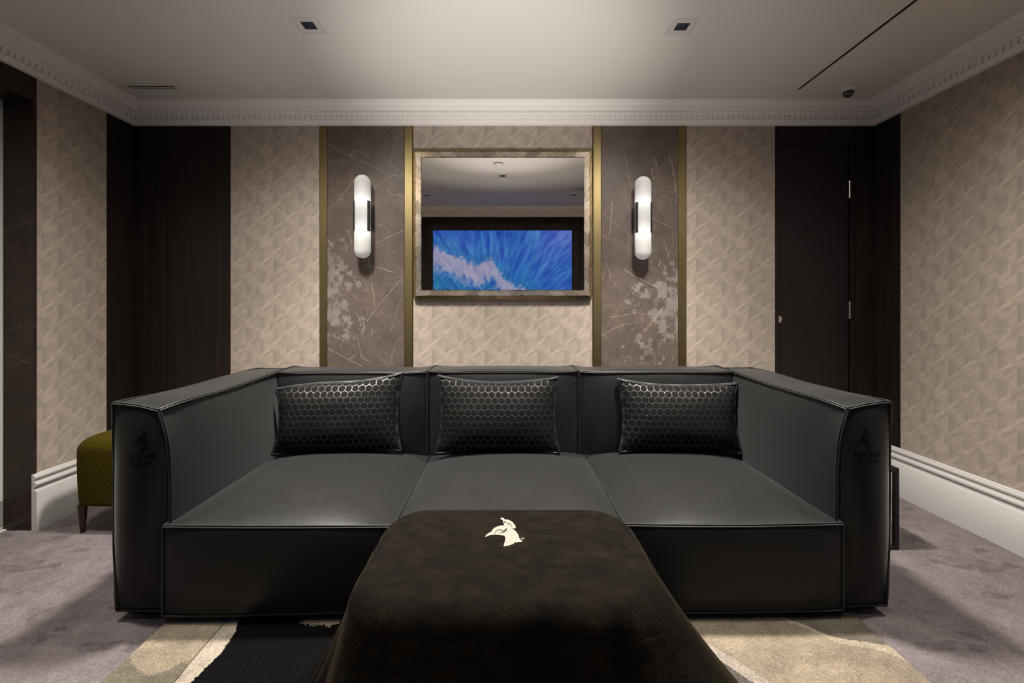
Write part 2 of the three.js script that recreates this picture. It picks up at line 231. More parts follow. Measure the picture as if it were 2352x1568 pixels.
M.honeycomb = phys({ specularIntensity: 0.2,
  map: dataTex(512, 512, (u, v) => { const l = hx(u, v), n = hash2(Math.floor(u * 256), Math.floor(v * 256), 2); return [lerp(11 + 5 * n, 100, l), lerp(11 + 5 * n, 96, l), lerp(10 + 5 * n, 91, l)]; }, true, HT),
  metalnessMap: dataTex(512, 512, (u, v) => 255 * hx(u, v), false, HT), metalness: 0.9,
  roughnessMap: dataTex(512, 512, (u, v) => lerp(190, 70, hx(u, v)), false, HT), roughness: 1,
  bumpMap: dataTex(512, 512, (u, v) => 110 + 110 * hx(u, v), false, HT), bumpScale: 0.001,
});
M.flange = std({ color: rgb(0.009, 0.009, 0.009), roughness: 0.45 });

const velvetMap = dataTex(512, 512, (u, v) => { const k = 0.45 + 1.25 * fbm(u * 17, v * 26, 5, 91, 17, 26) + 0.2 * (fbm(u * 120, v * 120, 2, 95, 120, 120) - 0.5); return [18 * k, 14 * k, 9 * k]; }, true, [0.8, 0.8]);
const velvetBump = dataTex(512, 512, (u, v) => 255 * (0.7 * fbm(u * 12, v * 12, 4, 97, 12, 12) + 0.3 * fbm(u * 150, v * 150, 2, 99, 150, 150)), false, [0.7, 0.7]);
M.velvet = phys({ map: velvetMap, bumpMap: velvetBump, bumpScale: 0.004, roughness: 0.9, specularIntensity: 0.12, sheen: 1, sheenColor: rgb(0.12, 0.09, 0.055), sheenRoughness: 0.4, side: THREE.DoubleSide });
M.cream = std({ color: rgb(0.29, 0.25, 0.20), roughness: 0.85 });
const woolMap = dataTex(512, 512, (u, v) => { const k = 0.55 + 0.9 * fbm(u * 150, v * 150, 2, 101, 150, 150); return [56 * k, 47.5 * k, 3 * k]; }, true, [0.35, 0.35]);
M.wool = phys({ specularIntensity: 0.2, map: woolMap, bumpMap: dataTex(256, 256, (u, v) => 255 * fbm(u * 90, v * 90, 2, 103, 90, 90), false, [0.25, 0.25]), bumpScale: 0.002, roughness: 1, sheen: 0.15, sheenColor: rgb(0.3, 0.27, 0.03), sheenRoughness: 0.5 });
M.bronzeLeg = std({ color: rgb(0.05, 0.032, 0.02), roughness: 0.35, metalness: 0.6 });

// ---------------------------------------------------------------- room shell
const { x0: X0, x1: X1, z1: Z1, h: HC } = ROOM, CB = 2.636;   // CB: underside of the cornice
const floor = mesh('floor', box(X0 - 0.6, -0.12, -0.3, X1 + 0.3, 0, Z1 + 0.3), M.carpet);
floor.userData = { kind: 'structure', label: 'mauve grey cut pile carpet covering the room floor', category: 'floor' };

// ceiling slab with real cut-outs for downlights, air grille and the slot
const DL = [[-1.051, 1.02], [0.8955, 1.01], [-0.09, 1.86], [-1.10, 2.77], [0.82, 2.75], [-2.15, 1.62], [2.08, 1.62]];  // last two are out of view, placed to light the carpet at the sides
const holes = [...DL.map(([x, z]) => [x - 0.045, z - 0.045, x + 0.045, z + 0.045]), [-2.55, 0.315, -2.225, 0.36], [1.929, 0.297, 1.953, 3.2]];
{
  const s = new THREE.Shape([[X0 - 0.2, -0.2], [X1 + 0.2, -0.2], [X1 + 0.2, Z1 + 0.2], [X0 - 0.2, Z1 + 0.2]].map(([x, z]) => new THREE.Vector2(x, z)));
  for (const [a, b, c, d] of holes) s.holes.push(new THREE.Path([[a, b], [a, d], [c, d], [c, b]].map(([x, z]) => new THREE.Vector2(x, z))));
  const g = new THREE.ExtrudeGeometry(s, { depth: 0.006, bevelEnabled: false }); g.rotateX(Math.PI / 2); g.translate(0, HC + 0.006, 0);
  const c = mesh('ceiling', g, M.plaster); c.userData = { kind: 'structure', label: 'smooth white plaster ceiling', category: 'ceiling' };
  const lid = mesh('unseen_backing_board', box(X0 - 0.2, HC + 0.30, -0.2, X1 + 0.2, HC + 0.36, Z1 + 0.2), M.galvanised, c); lid.userData.label = 'unseen grey board closing the dark void above the ceiling';  // out of view, closes the void so the ceiling slots look dark
}
// back wall
const GAP = 0.0025, panelZ = -0.06;
const wallBack = struct('wall_back', 'feature wall of wallpaper panels, brown stone slabs and brass strips');
mesh('wall_core', box(X0 - 0.2, 0, -0.26, X1 + 0.2, HC + 0.1, panelZ), M.wallCore, wallBack);
const panel = (name, mat, a, b, y0 = 0, y1 = CB + 0.03, z = 0, parent = wallBack) => mesh(name, box(a + GAP, y0, panelZ, b - GAP, y1, z, 0), mat, parent);
panel('wood_panel', M.darkWood, X0, wx(385), 0, CB + 0.03);
panel('wood_panel', M.darkWood, wx(385), wx(529));
panel('wallpaper_panel', M.wallpaper, wx(529), wx(734));
panel('wallpaper_panel', M.wallpaper, wx(948.5), wx(1361.5));
panel('wallpaper_panel', M.wallpaper, wx(1576.5), wx(1781));
for (const [a, b] of [[734.5, 751.5], [929, 948], [1362, 1380.5], [1557.5, 1576]]) { const s = mesh('brass_strip', box(wx(a) + 0.002, 0, panelZ, wx(b) - 0.002, CB + 0.03, 0.004, 0.0015), M.brass, wallBack); s.userData.label = 'satin brass strip'; }
for (const [a, b, m] of [[751.5, 929, M.marbleA], [1380.5, 1557.5, M.marbleB]]) {
  const x0 = wx(a) + 0.0008, x1 = wx(b) - 0.0008, g = new THREE.BoxGeometry(x1 - x0, 2.634, 0.06); g.translate((x0 + x1) / 2, 1.317, -0.03);
  const s = mesh('stone_slab', g, m, wallBack); s.userData.label = 'brown stone slab with pale veins';
}
// concealed door at the right end of the back wall: lining, leaf, hinges, half-moon pull
panel('door_post', M.darkWood, wx(1781.5), wx(1789), 0, CB + 0.03, 0.002);
panel('door_header', M.darkWood, wx(1789), wx(1954), wy(329), CB + 0.03, 0);
panel('door_post', M.darkWood, wx(1953.5), wx(1962), 0, CB + 0.03, 0.002);
panel('wood_panel', M.darkWood, wx(1962), X1, 0, CB + 0.03);
{
  const d = struct('door_1', 'narrow dark brown flush door with steel hinges');
  mesh('door_leaf', box(wx(1789) + 0.002, 0.012, -0.055, wx(1951), wy(330.5), -0.012, 0.0015), M.doorWood, d);
  for (const y of [wy(435), wy(712), 0.25]) {
    const h = mesh('hinge', new THREE.CylinderGeometry(0.0075, 0.0075, 0.122, 14).translate(wx(1951.6), y, 0.0), M.steel, d); h.userData.label = 'brushed steel hinge';
    for (const s of [-1, 1]) mesh('hinge_cap', new THREE.CylinderGeometry(0.0088, 0.0088, 0.014, 14).translate(wx(1951.6), y + s * 0.056, 0.0), M.steel, h);
  }
  const s = new THREE.Shape(); s.absarc(0, 0, 0.0265, -Math.PI / 2, Math.PI / 2, false); s.closePath();
  const pull = mesh('edge_pull', new THREE.ExtrudeGeometry(s, { depth: 0.004, bevelEnabled: false, curveSegments: 20 }).translate(wx(1789) + 0.002, wy(733), -0.012), M.steel, d); pull.userData.label = 'half-moon steel edge pull';
}
// left wall with the stone-lined doorway
const wallLeft = struct('wall_left', 'left wall with wallpaper panel and dark stone doorway'), LT = 0.17, DZ0 = 0.737, DZ1 = 1.64, DH = 2.497;
mesh('wall_core', box(X0 - LT, 0, -0.26, X0 - 0.02, HC + 0.1, DZ0 - 0.022), M.wallCore, wallLeft);
mesh('wall_core', box(X0 - LT, 0, DZ1 + 0.022, X0 - 0.02, HC + 0.1, Z1 + 0.2), M.wallCore, wallLeft);
mesh('wall_core', box(X0 - LT, DH + 0.022, DZ0 - 0.022, X0 - 0.02, HC + 0.1, DZ1 + 0.022), M.wallCore, wallLeft);
mesh('wood_panel', box(X0 - 0.02, 0, 0.0, X0, CB + 0.03, 0.234), M.darkWood, wallLeft);
mesh('wallpaper_panel', box(X0 - 0.02, 0, 0.237, X0, CB + 0.03, 0.7145), M.wallpaper, wallLeft);
mesh('wallpaper_panel', box(X0 - 0.02, 0, DZ1 + 0.024, X0, CB + 0.03, Z1), M.wallpaper, wallLeft);
mesh('stone_jamb', box(X0 - LT, 0, DZ0 - 0.0205, X0 + 0.004, CB + 0.02, DZ0), M.darkMarble, wallLeft);
mesh('stone_jamb', box(X0 - LT, 0, DZ1, X0 + 0.004, CB + 0.02, DZ1 + 0.0205), M.darkMarble, wallLeft);
mesh('stone_header', box(X0 - 0.02, DH, DZ0 + 0.001, X0 + 0.004, CB + 0.02, DZ1 - 0.001), M.darkMarble, wallLeft);
mesh('stone_soffit', box(X0 - LT, DH, DZ0 + 0.001, X0 - 0.021, DH + 0.02, DZ1 - 0.001), M.darkMarble, wallLeft);
{
  const d = struct('door_2', 'pale painted door closing the stone doorway'), pale = std({ color: rgb(0.50, 0.51, 0.46), roughness: 0.5 });
  mesh('door_leaf', box(X0 - LT - 0.05, 0.012, DZ0 - 0.06, X0 - LT - 0.004, DH + 0.05, DZ1 + 0.06, 0.002), pale, d);
  const k = mesh('kick_plate', box(X0 - LT - 0.004, 0.03, DZ0 + 0.002, X0 - LT, 0.175, DZ1 - 0.004), std({ color: rgb(0.23, 0.22, 0.20), roughness: 0.4 }), d); k.userData.label = 'grey kick plate';
  mesh('threshold', box(X0 - LT - 0.05, 0, DZ0 - 0.02, X0 - LT + 0.02, 0.008, DZ1 + 0.02), std({ color: rgb(0.5, 0.48, 0.43), roughness: 0.35 }), d);
}
const wallRight = struct('wall_right', 'right wall with embossed taupe wallpaper');
mesh('wall_core', box(X1 + 0.02, 0, -0.26, X1 + 0.17, HC + 0.1, Z1 + 0.2), M.wallCore, wallRight);
mesh('wood_panel', box(X1, 0, 0, X1 + 0.02, CB + 0.03, 0.229), M.darkWood, wallRight);
mesh('wallpaper_panel', box(X1, 0, 0.231, X1 + 0.02, CB + 0.03, Z1), M.wallpaper, wallRight);
const wallRear = struct('wall_rear', 'dark wood wall behind the television');
mesh('wall_core', box(X0 - 0.2, 0, Z1 + 0.02, X1 + 0.2, HC + 0.1, Z1 + 0.2), M.wallCore, wallRear);
mesh('wood_panel', box(X0, 0, Z1, -1.205, CB + 0.03, Z1 + 0.02), M.darkWood, wallRear);
mesh('wood_panel', box(1.015, 0, Z1, X1, CB + 0.03, Z1 + 0.02), M.darkWood, wallRear);
mesh('wood_panel', box(-1.205, 2.545, Z1, 1.015, CB + 0.03, Z1 + 0.02), M.darkWood, wallRear);
mesh('stone_slab', box(-1.203, 0, Z1 - 0.004, 1.013, 2.543, Z1 + 0.02), M.darkMarble, wallRear);

// cornice: moulding profile (projection, height), mitred at the corners, with a row of dentil blocks
const COR = [[0, 2.634], [0.026, 2.634], [0.031, 2.636], [0.033, 2.640], [0.033, 2.6445], [0.040, 2.6455], [0.045, 2.649], [0.047, 2.6545], [0.0475, 2.6565], [0.052, 2.6568], [0.052, 2.6885], [0.068, 2.689], [0.072, 2.691], [0.0735, 2.6945], [0.0735, 2.6975], [0.080, 2.699], [0.086, 2.701], [0.094, 2.6995], [0.118, 2.6985], [0.1215, 2.700], [0.123, 2.704], [0.1235, 2.7365], [0.128, 2.7375], [0.130, 2.742], [0.1345, 2.745], [0.140, 2.746], [0.142, 2.7515], [0.147, 2.754], [0.153, 2.755], [0.1555, 2.759], [0.156, HC], [0, HC]];
function moulding(profile, side, a, b, endA, endB) {   // side: which wall; a..b along it; endA/endB: 1 mitre, 0 square
  const pos = [], pt = (d, y, e) => { const s = e ? b - endB * d : a + endA * d; return side === 'back' ? [s, y, d] : side === 'rear' ? [s, y, Z1 - d] : side === 'left' ? [X0 + d, y, s] : [X1 - d, y, s]; };
  const flip = side === 'rear' || side === 'left';
  for (let i = 0; i + 1 < profile.length; i++) { const [d0, y0] = profile[i], [d1, y1] = profile[i + 1], A = pt(d0, y0, 0), B = pt(d0, y0, 1), C = pt(d1, y1, 1), D = pt(d1, y1, 0); pos.push(...(flip ? [A, C, B, A, D, C] : [A, B, C, A, C, D]).flat()); }
  for (const e of [0, 1]) { const sh = THREE.ShapeUtils.triangulateShape(profile.map(([d, y]) => new THREE.Vector2(d, y)), []); for (const t of sh) for (const k of t) pos.push(...pt(...profile[k], e)); }
  let g = new THREE.BufferGeometry(); g.setAttribute('position', new THREE.Float32BufferAttribute(pos, 3)); g.computeVertexNormals(); g.setAttribute('uv', new THREE.Float32BufferAttribute(new Float32Array(pos.length / 3 * 2), 2));
  return toCreasedNormals(g, 0.7);
}
const DENT = 0.0373, dentShape = new THREE.Shape([[0, 0], [0.0225, 0], [0.0225, 0.0165], [0.029, 0.0165], [0.029, 0.0305], [0, 0.0305]].map(([x, y]) => new THREE.Vector2(x, y)));
const dentGeo = new THREE.ExtrudeGeometry(dentShape, { depth: 0.014, bevelEnabled: false });
const CORNICES = [['back', X0, X1], ['left', 0, Z1], ['right', 0, Z1], ['rear', X0, X1]];
CORNICES.forEach(([side, a, b], k) => {
  const c = mesh('trim_' + (k + 1), moulding(COR, side, a, b, 1, 1), M.cornice); c.name = 'trim_' + (k + 1);
  c.userData = { kind: 'structure', label: `white moulded cornice with dentil blocks along the ${side === 'rear' ? 'television' : side} wall`, category: 'trim' };
  const n = Math.floor((b - a - 0.13) / DENT), s0 = (a + b) / 2 - n * DENT / 2 + 0.004, list = [];
  for (let i = 0; i < n; i++) {
    const s = s0 + i * DENT;
    const place = (o) => { if (side === 'back') o.position.set(s, 2.6572, 0.0515); else if (side === 'rear') { o.position.set(s + 0.0225, 2.6572, Z1 - 0.0515); o.rotation.y = Math.PI; } else if (side === 'left') { o.position.set(X0 + 0.0515, 2.6572, s + 0.0225); o.rotation.y = Math.PI / 2; } else { o.position.set(X1 - 0.0515, 2.6572, s); o.rotation.y = -Math.PI / 2; } };
    if (side === 'rear' || s > 1.75 && side !== 'back') { const o = new THREE.Object3D(); place(o); o.updateMatrix(); list.push(dentGeo.clone().applyMatrix4(o.matrix)); } else place(mesh('dentil', dentGeo, M.cornice, c));
  }
  if (list.length) { const r = mesh('dentil_row', merge(list), M.cornice, c); r.userData.kind = 'stuff'; }
});
// skirting
const SKI = [[0, 0], [0.030, 0], [0.030, 0.226], [0.0275, 0.2295], [0.021, 0.2315], [0.0185, 0.2345], [0.0135, 0.243], [0.0135, 0.2475], [0.018, 0.2495], [0.0265, 0.2555], [0.029, 0.264], [0.0265, 0.2735], [0.0195, 0.2795], [0.0135, 0.282], [0.0125, 0.2905], [0.014, 0.2925], [0.0195, 0.2955], [0.0225, 0.302], [0.0205, 0.3095], [0.0145, 0.3135], [0.0125, 0.316], [0.0125, 0.3205], [0.006, 0.3255], [0, 0.3265]];
for (const [side, a, b, ea, eb] of [['left', 0, DZ0 + 0.006, 1, 0], ['right', 0, Z1, 1, 1], ['back', X0, wx(1781), 1, 0]]) {
  const m = mesh('baseboard_' + side, moulding(SKI, side, a, b, ea, eb), M.skirting); m.name = 'baseboard_' + side;
  m.userData = { kind: 'structure', label: `tall white moulded skirting board on the ${side} wall`, category: 'baseboard' };
}

// ---------------------------------------------------------------- ceiling fittings
const lensMat = std({ color: rgb(0.9, 0.9, 0.9), emissive: rgb(1, 0.93, 0.82), emissiveIntensity: 3.0, roughness: 0.4 });
const DLLABEL = ['square recessed ceiling downlight nearest the air grille', 'square recessed ceiling downlight nearest the black ceiling slot', 'square recessed ceiling downlight in the middle of the ceiling, seen in the mirror', 'square recessed ceiling downlight beside the dome camera seen in the mirror', 'square recessed ceiling downlight beside the round speaker seen in the mirror', 'square recessed ceiling downlight out of view, placed to light the carpet in front of the stone doorway', 'square recessed ceiling downlight out of view, placed to light the carpet beyond the ceiling slot'];
function frameShape(o, i) { const s = new THREE.Shape([[-o, -o], [o, -o], [o, o], [-o, o]].map(([x, y]) => new THREE.Vector2(x, y))); s.holes.push(new THREE.Path([[-i, -i], [-i, i], [i, i], [i, -i]].map(([x, y]) => new THREE.Vector2(x, y)))); return s; }
DL.forEach(([x, z], k) => {
  const g = thing('downlight', DLLABEL[k], 'downlight', [x, HC, z], 'recessed ceiling downlights');
  const flat = (s, d, y) => { const q = new THREE.ExtrudeGeometry(s, { depth: d, bevelEnabled: false }); q.rotateX(Math.PI / 2); q.translate(0, y, 0); return q; };
  mesh('outer_trim', flat(frameShape(0.071, 0.063), 0.004, 0), M.whitePlastic, g);
  mesh('trim_plate', flat(frameShape(0.0605, 0.033), 0.0025, 0.001), M.whitePlastic, g);
  const refl = grid(4, 1, (u, v) => { const a = Math.floor(u * 4 + 0.001) % 4, c = [[-1, -1], [1, -1], [1, 1], [-1, 1]][a], s = v ? 0.024 : 0.033; return [c[0] * s, v ? 0.058 : -0.001, c[1] * s]; });
  const rm = std({ color: rgb(0.10, 0.11, 0.13), roughness: 0.25, metalness: 0.6, side: THREE.DoubleSide });
  mesh('reflector', toCreasedNormals(refl, 0.3), rm, g);
  mesh('housing', new THREE.LatheGeometry([[0.047, 0.007], [0.047, 0.075], [0, 0.075]].map(([r, y]) => new THREE.Vector2(r, y)), 20), M.galvanised, g);
  const lens = mesh('lamp_lens', new THREE.CylinderGeometry(0.021, 0.021, 0.006, 24).translate(0, 0.060, 0), lensMat, g); lens.userData.label = 'glowing lamp lens';
  for (const [cd, angle] of DOWNLIGHT.beams) {
    const l = new THREE.SpotLight(DOWNLIGHT.color, cd * DOWNLIGHT.level[k], 0, angle, 1, 2);
    l.position.set(0, -0.105, 0); l.target.position.set(0, -2, 0); l.castShadow = true; l.shadow.radius = 5; g.add(l); g.add(l.target); l.name = 'downlight_beam';
  }
});
{
  const g = thing('air_grille', 'white two-slot air grille in the ceiling corner', 'air grille', [-2.3875, HC, 0.3375]);
  const w = 0.185, d = 0.047, s = new THREE.Shape([[-w, -d], [w, -d], [w, d], [-w, d]].map(([x, y]) => new THREE.Vector2(x, y)));
  for (const y of [-0.0125, 0.0125]) s.holes.push(new THREE.Path([[-0.158, y - 0.008], [-0.158, y + 0.008], [0.158, y + 0.008], [0.158, y - 0.008]].map(([a, b]) => new THREE.Vector2(a, b))));
  const q = new THREE.ExtrudeGeometry(s, { depth: 0.0012, bevelEnabled: true, bevelThickness: 0.0008, bevelSize: 0.0008, bevelSegments: 1 }); q.rotateX(Math.PI / 2); q.translate(0, -0.0009, 0);
  mesh('frame', q, M.whitePlastic, g);
  for (const z of [-0.0125, 0.0125]) mesh('blade', box(-0.158, 0.03, z - 0.001, 0.158, 0.05, z + 0.001), M.galvanised, g);
}
{
  const g = thing('slot_diffuser', 'long narrow black air slot cut in the ceiling', 'air slot', [1.941, HC, 0.297]);
  for (const s of [-1, 1]) mesh('edge_bead', box(s > 0 ? 0.0106 : -0.0120, -0.001, 0.001, s > 0 ? 0.0120 : -0.0106, 0.006, 2.902), M.whitePlastic, g);
  for (const z of [0.42, 0.93, 1.6, 2.3]) mesh('spacer', box(-0.0105, 0.03, z, 0.0105, 0.06, z + 0.012), M.galvanised, g);
}
function domeCamera(x, z, label, shellMat) {
  const g = thing('dome_camera', label, 'camera', [x, HC, z]);
  mesh('base_ring', new THREE.LatheGeometry([[0.0, 0], [0.066, 0], [0.068, -0.004], [0.064, -0.013], [0.05, -0.019], [0.036, -0.021], [0, -0.021]].map(([r, y]) => new THREE.Vector2(r, y)), 40), M.whitePlastic, g);
  const d = mesh('dome', new THREE.SphereGeometry(0.034, 32, 16, 0, Math.PI * 2, Math.PI / 2, Math.PI / 2).scale(1, 1.05, 1).translate(0, -0.02, 0), shellMat, g); d.userData.label = 'glossy dome';
}
domeCamera(2.27, 0.31, 'black dome security camera on white base in the ceiling corner', phys({ color: rgb(0.004, 0.004, 0.005), roughness: 0.06, clearcoat: 1 }));
domeCamera(-1.145, 2.46, 'white dome camera on the ceiling, seen at the mirror edge', M.whitePlastic);
{
  const g = thing('ceiling_speaker', 'round white ceiling speaker grille seen in the mirror', 'speaker', [0.87, HC, 2.42]);
  mesh('rim', new THREE.TorusGeometry(0.102, 0.005, 8, 48).rotateX(Math.PI / 2).translate(0, -0.002, 0), M.whitePlastic, g);
  mesh('grille', new THREE.CylinderGeometry(0.1, 0.1, 0.006, 48).translate(0, -0.003, 0), std({ color: rgb(0.42, 0.42, 0.40), roughness: 0.7 }), g);
  const s = thing('smoke_detector', 'small round white ceiling sensor seen in the mirror', 'sensor', [-0.125, HC, 1.42]);
  mesh('base', new THREE.LatheGeometry([[0, 0], [0.056, 0], [0.056, -0.008], [0.05, -0.012], [0.03, -0.013], [0.027, -0.024], [0, -0.027]].map(([r, y]) => new THREE.Vector2(r, y)), 36), M.whitePlastic, s);
}

// ---------------------------------------------------------------- wall sconces
const alabasterMap = dataTex(256, 512, (u, v) => { const k = 0.93 + 0.10 * fbm(u * 5, v * 9, 4, 111, 5, 9); return [226 * k, 223 * k, 219 * k]; }, true);
M.alabaster = phys({ map: alabasterMap, roughness: 0.95, transmission: 0.62, thickness: 0, side: THREE.DoubleSide });
const bulbMat = std({ color: rgb(1, 1, 1), emissive: rgb(0.95, 0.98, 1), emissiveIntensity: 2 });
function sconce(x, y, label) {
  const g = thing('wall_sconce', label, 'wall lamp', [x, y, 0], 'pair of alabaster tube sconces'), zc = 0.092, R = 0.0575, HL = 0.299;
  const prof = []; for (let i = 0; i <= 14; i++) { const a = -Math.PI / 2 + i / 14 * Math.PI / 2; prof.push([R * Math.cos(a), -HL + R + R * Math.sin(a)]); } for (let i = 1; i < 24; i++) prof.push([R, lerp(-HL + R, HL - R, i / 24)]); for (let i = 0; i <= 14; i++) { const a = i / 14 * Math.PI / 2; prof.push([R * Math.cos(a), HL - R + R * Math.sin(a)]); }
  const sh = mesh('alabaster_shade', new THREE.LatheGeometry(prof.map(([r, q]) => new THREE.Vector2(Math.max(r, 0.0001), q)), 48).translate(0, 0, zc), M.alabaster, g); sh.userData.label = 'glowing white alabaster tube';
  for (const s of [-1, 1]) {
    const b = mesh('bulb', new THREE.SphereGeometry(0.014, 16, 12).translate(0, s * 0.107, zc), bulbMat, g); b.userData.label = 'lamp inside the tube';
    const l = new THREE.PointLight(SCONCE.color, SCONCE.intensity, 0, 2); l.position.set(0, s * 0.107, zc); l.castShadow = true; l.shadow.radius = 0.6; l.name = 'sconce_glow'; g.add(l);
    mesh('side_bar', box(s * 0.0485 - 0.008, -0.108, zc - 0.004, s * 0.0485 + 0.008, 0.108, zc + 0.036, 0.002), M.blackMetal, g);
    mesh('arm', box(s * 0.0485 - 0.008, -0.05, 0.012, s * 0.0485 + 0.008, 0.05, zc, 0.001), M.blackMetal, g);
  }
  mesh('back_plate', box(-0.058, -0.09, 0, 0.058, 0.09, 0.014, 0.002), M.blackMetal, g);
}
sconce(-1.064, 1.949, 'glowing alabaster tube sconce on stone slab nearer the dark wood panel');
sconce(0.950, 1.938, 'glowing alabaster tube sconce on stone slab nearer the dark door');

// ---------------------------------------------------------------- mirror
{
  const A = at(948.4, 342.3, 3.42), B = at(1360.6, 685.8, 3.42), gx0 = at(968.3, 0, 3.42).x, gx1 = at(1342, 0, 3.42).x, gy1 = at(0, 362, 3.42).y, gy0 = at(0, 665.6, 3.42).y;
  const cx = (A.x + B.x) / 2, cy = (A.y + B.y) / 2, W = B.x - A.x, H = A.y - B.y;
  const g = thing('wall_mirror', 'framed rectangular wall mirror reflecting a blue television picture', 'mirror', [cx, cy, 0]);
  const leaf = (seed, base, tint) => {
    const [cv, c] = makeCanvas(1024, 64), R = rng(seed); let x = 0;
    while (x < 1024) { const w = 60 + R() * 60, k = 0.82 + 0.3 * R(), t = R(); c.fillStyle = `rgb(${base[0] * k + tint[0] * t | 0},${base[1] * k + tint[1] * t | 0},${base[2] * k + tint[2] * t | 0})`; c.fillRect(x, 0, w, 64); c.fillStyle = 'rgba(50,36,22,0.55)'; c.fillRect(x, 0, 1.5, 64); x += w; }
    for (let i = 0; i < 900; i++) { c.fillStyle = `rgba(${R() < 0.5 ? '60,44,28' : '225,215,195'},${(0.08 + 0.3 * R()).toFixed(2)})`; c.fillRect(R() * 1024, R() * 64, 2 + R() * 26, 1 + R() * 2.2); }
    for (let i = 0; i < 120; i++) { c.fillStyle = `rgba(45,33,22,${(0.2 + 0.4 * R()).toFixed(2)})`; c.fillRect(R() * 1024, R() < 0.5 ? R() * 8 : 56 + R() * 8, 4 + R() * 40, 2 + R() * 3); }
    const t = canvasTex(cv); t.wrapS = t.wrapT = THREE.RepeatWrapping; return t;
  };
  const silver = std({ map: leaf(5, [162, 152, 137], [14, 4, -8]), roughness: 0.38, metalness: 0.85 }), gold = std({ map: leaf(8, [108, 88, 56], [18, 10, 0]), roughness: 0.42, metalness: 0.8 });
  const inner = [gx0 - cx, gy0 - cy, gx1 - cx, gy1 - cy];
  function ring(name, ox0, oy0, ox1, oy1, t, z0, z1, slope, mat) {   // four mitred rails
    const O = [[ox0, oy0], [ox1, oy0], [ox1, oy1], [ox0, oy1]], I = [[ox0 + t, oy0 + t], [ox1 - t, oy0 + t], [ox1 - t, oy1 - t], [ox0 + t, oy1 - t]];
    for (let k = 0; k < 4; k++) {
      const a = O[k], b = O[(k + 1) % 4], c = I[(k + 1) % 4], d = I[k], pos = [], uv = [], L = Math.hypot(b[0] - a[0], b[1] - a[1]);
      const q = (p0, p1, p2, p3, v0, v1) => { pos.push(...p0, ...p1, ...p2, ...p0, ...p2, ...p3); uv.push(0, v0, L, v0, L, v1, 0, v0, L, v1, 0, v1); };
      q([...a, z1], [...b, z1], [...c, z1 + slope], [...d, z1 + slope], 0, 1);
      q([...a, z0], [...b, z0], [...b, z1], [...a, z1], 0, 0.6); q([...d, z1 + slope], [...c, z1 + slope], [...c, z0], [...d, z0], 0, 0.6);
      q([...d, z0], [...c, z0], [...b, z0], [...a, z0], 0, 1); q([...a, z0], [...a, z1], [...d, z1 + slope], [...d, z0], 0, 0.1); q([...b, z1], [...b, z0], [...c, z0], [...c, z1 + slope], 0, 0.1);
      const ge = new THREE.BufferGeometry(); ge.setAttribute('position', new THREE.Float32BufferAttribute(pos, 3)); ge.setAttribute('uv', new THREE.Float32BufferAttribute(uv, 2)); ge.computeVertexNormals();
      mesh(name, ge, mat, g);
    }
  }
  const w2 = W / 2, h2 = H / 2, s = 0.0205;
  ring('backing_rail', -w2, -h2, w2, h2, 0.019, 0.001, 0.036, 0.002, gold);
  ring('frame_rail', -w2 + s, -h2 + s, w2 - s, h2 - s, 0.0405, 0.001, 0.056, -0.001, silver);
  ring('inner_bead', inner[0] - 0.0045, inner[1] - 0.0045, inner[2] + 0.0045, inner[3] + 0.0045, 0.0045, 0.001, 0.0515, 0, M.blackMetal);
  const gl = mesh('mirror_glass', new THREE.BoxGeometry(inner[2] - inner[0], inner[3] - inner[1], 0.006).translate((inner[0] + inner[2]) / 2, (inner[1] + inner[3]) / 2, 0.045), std({ color: rgb(0.86, 0.82, 0.77), metalness: 1, roughness: 0.015 }), g); gl.userData.label = 'clear mirror glass';
}

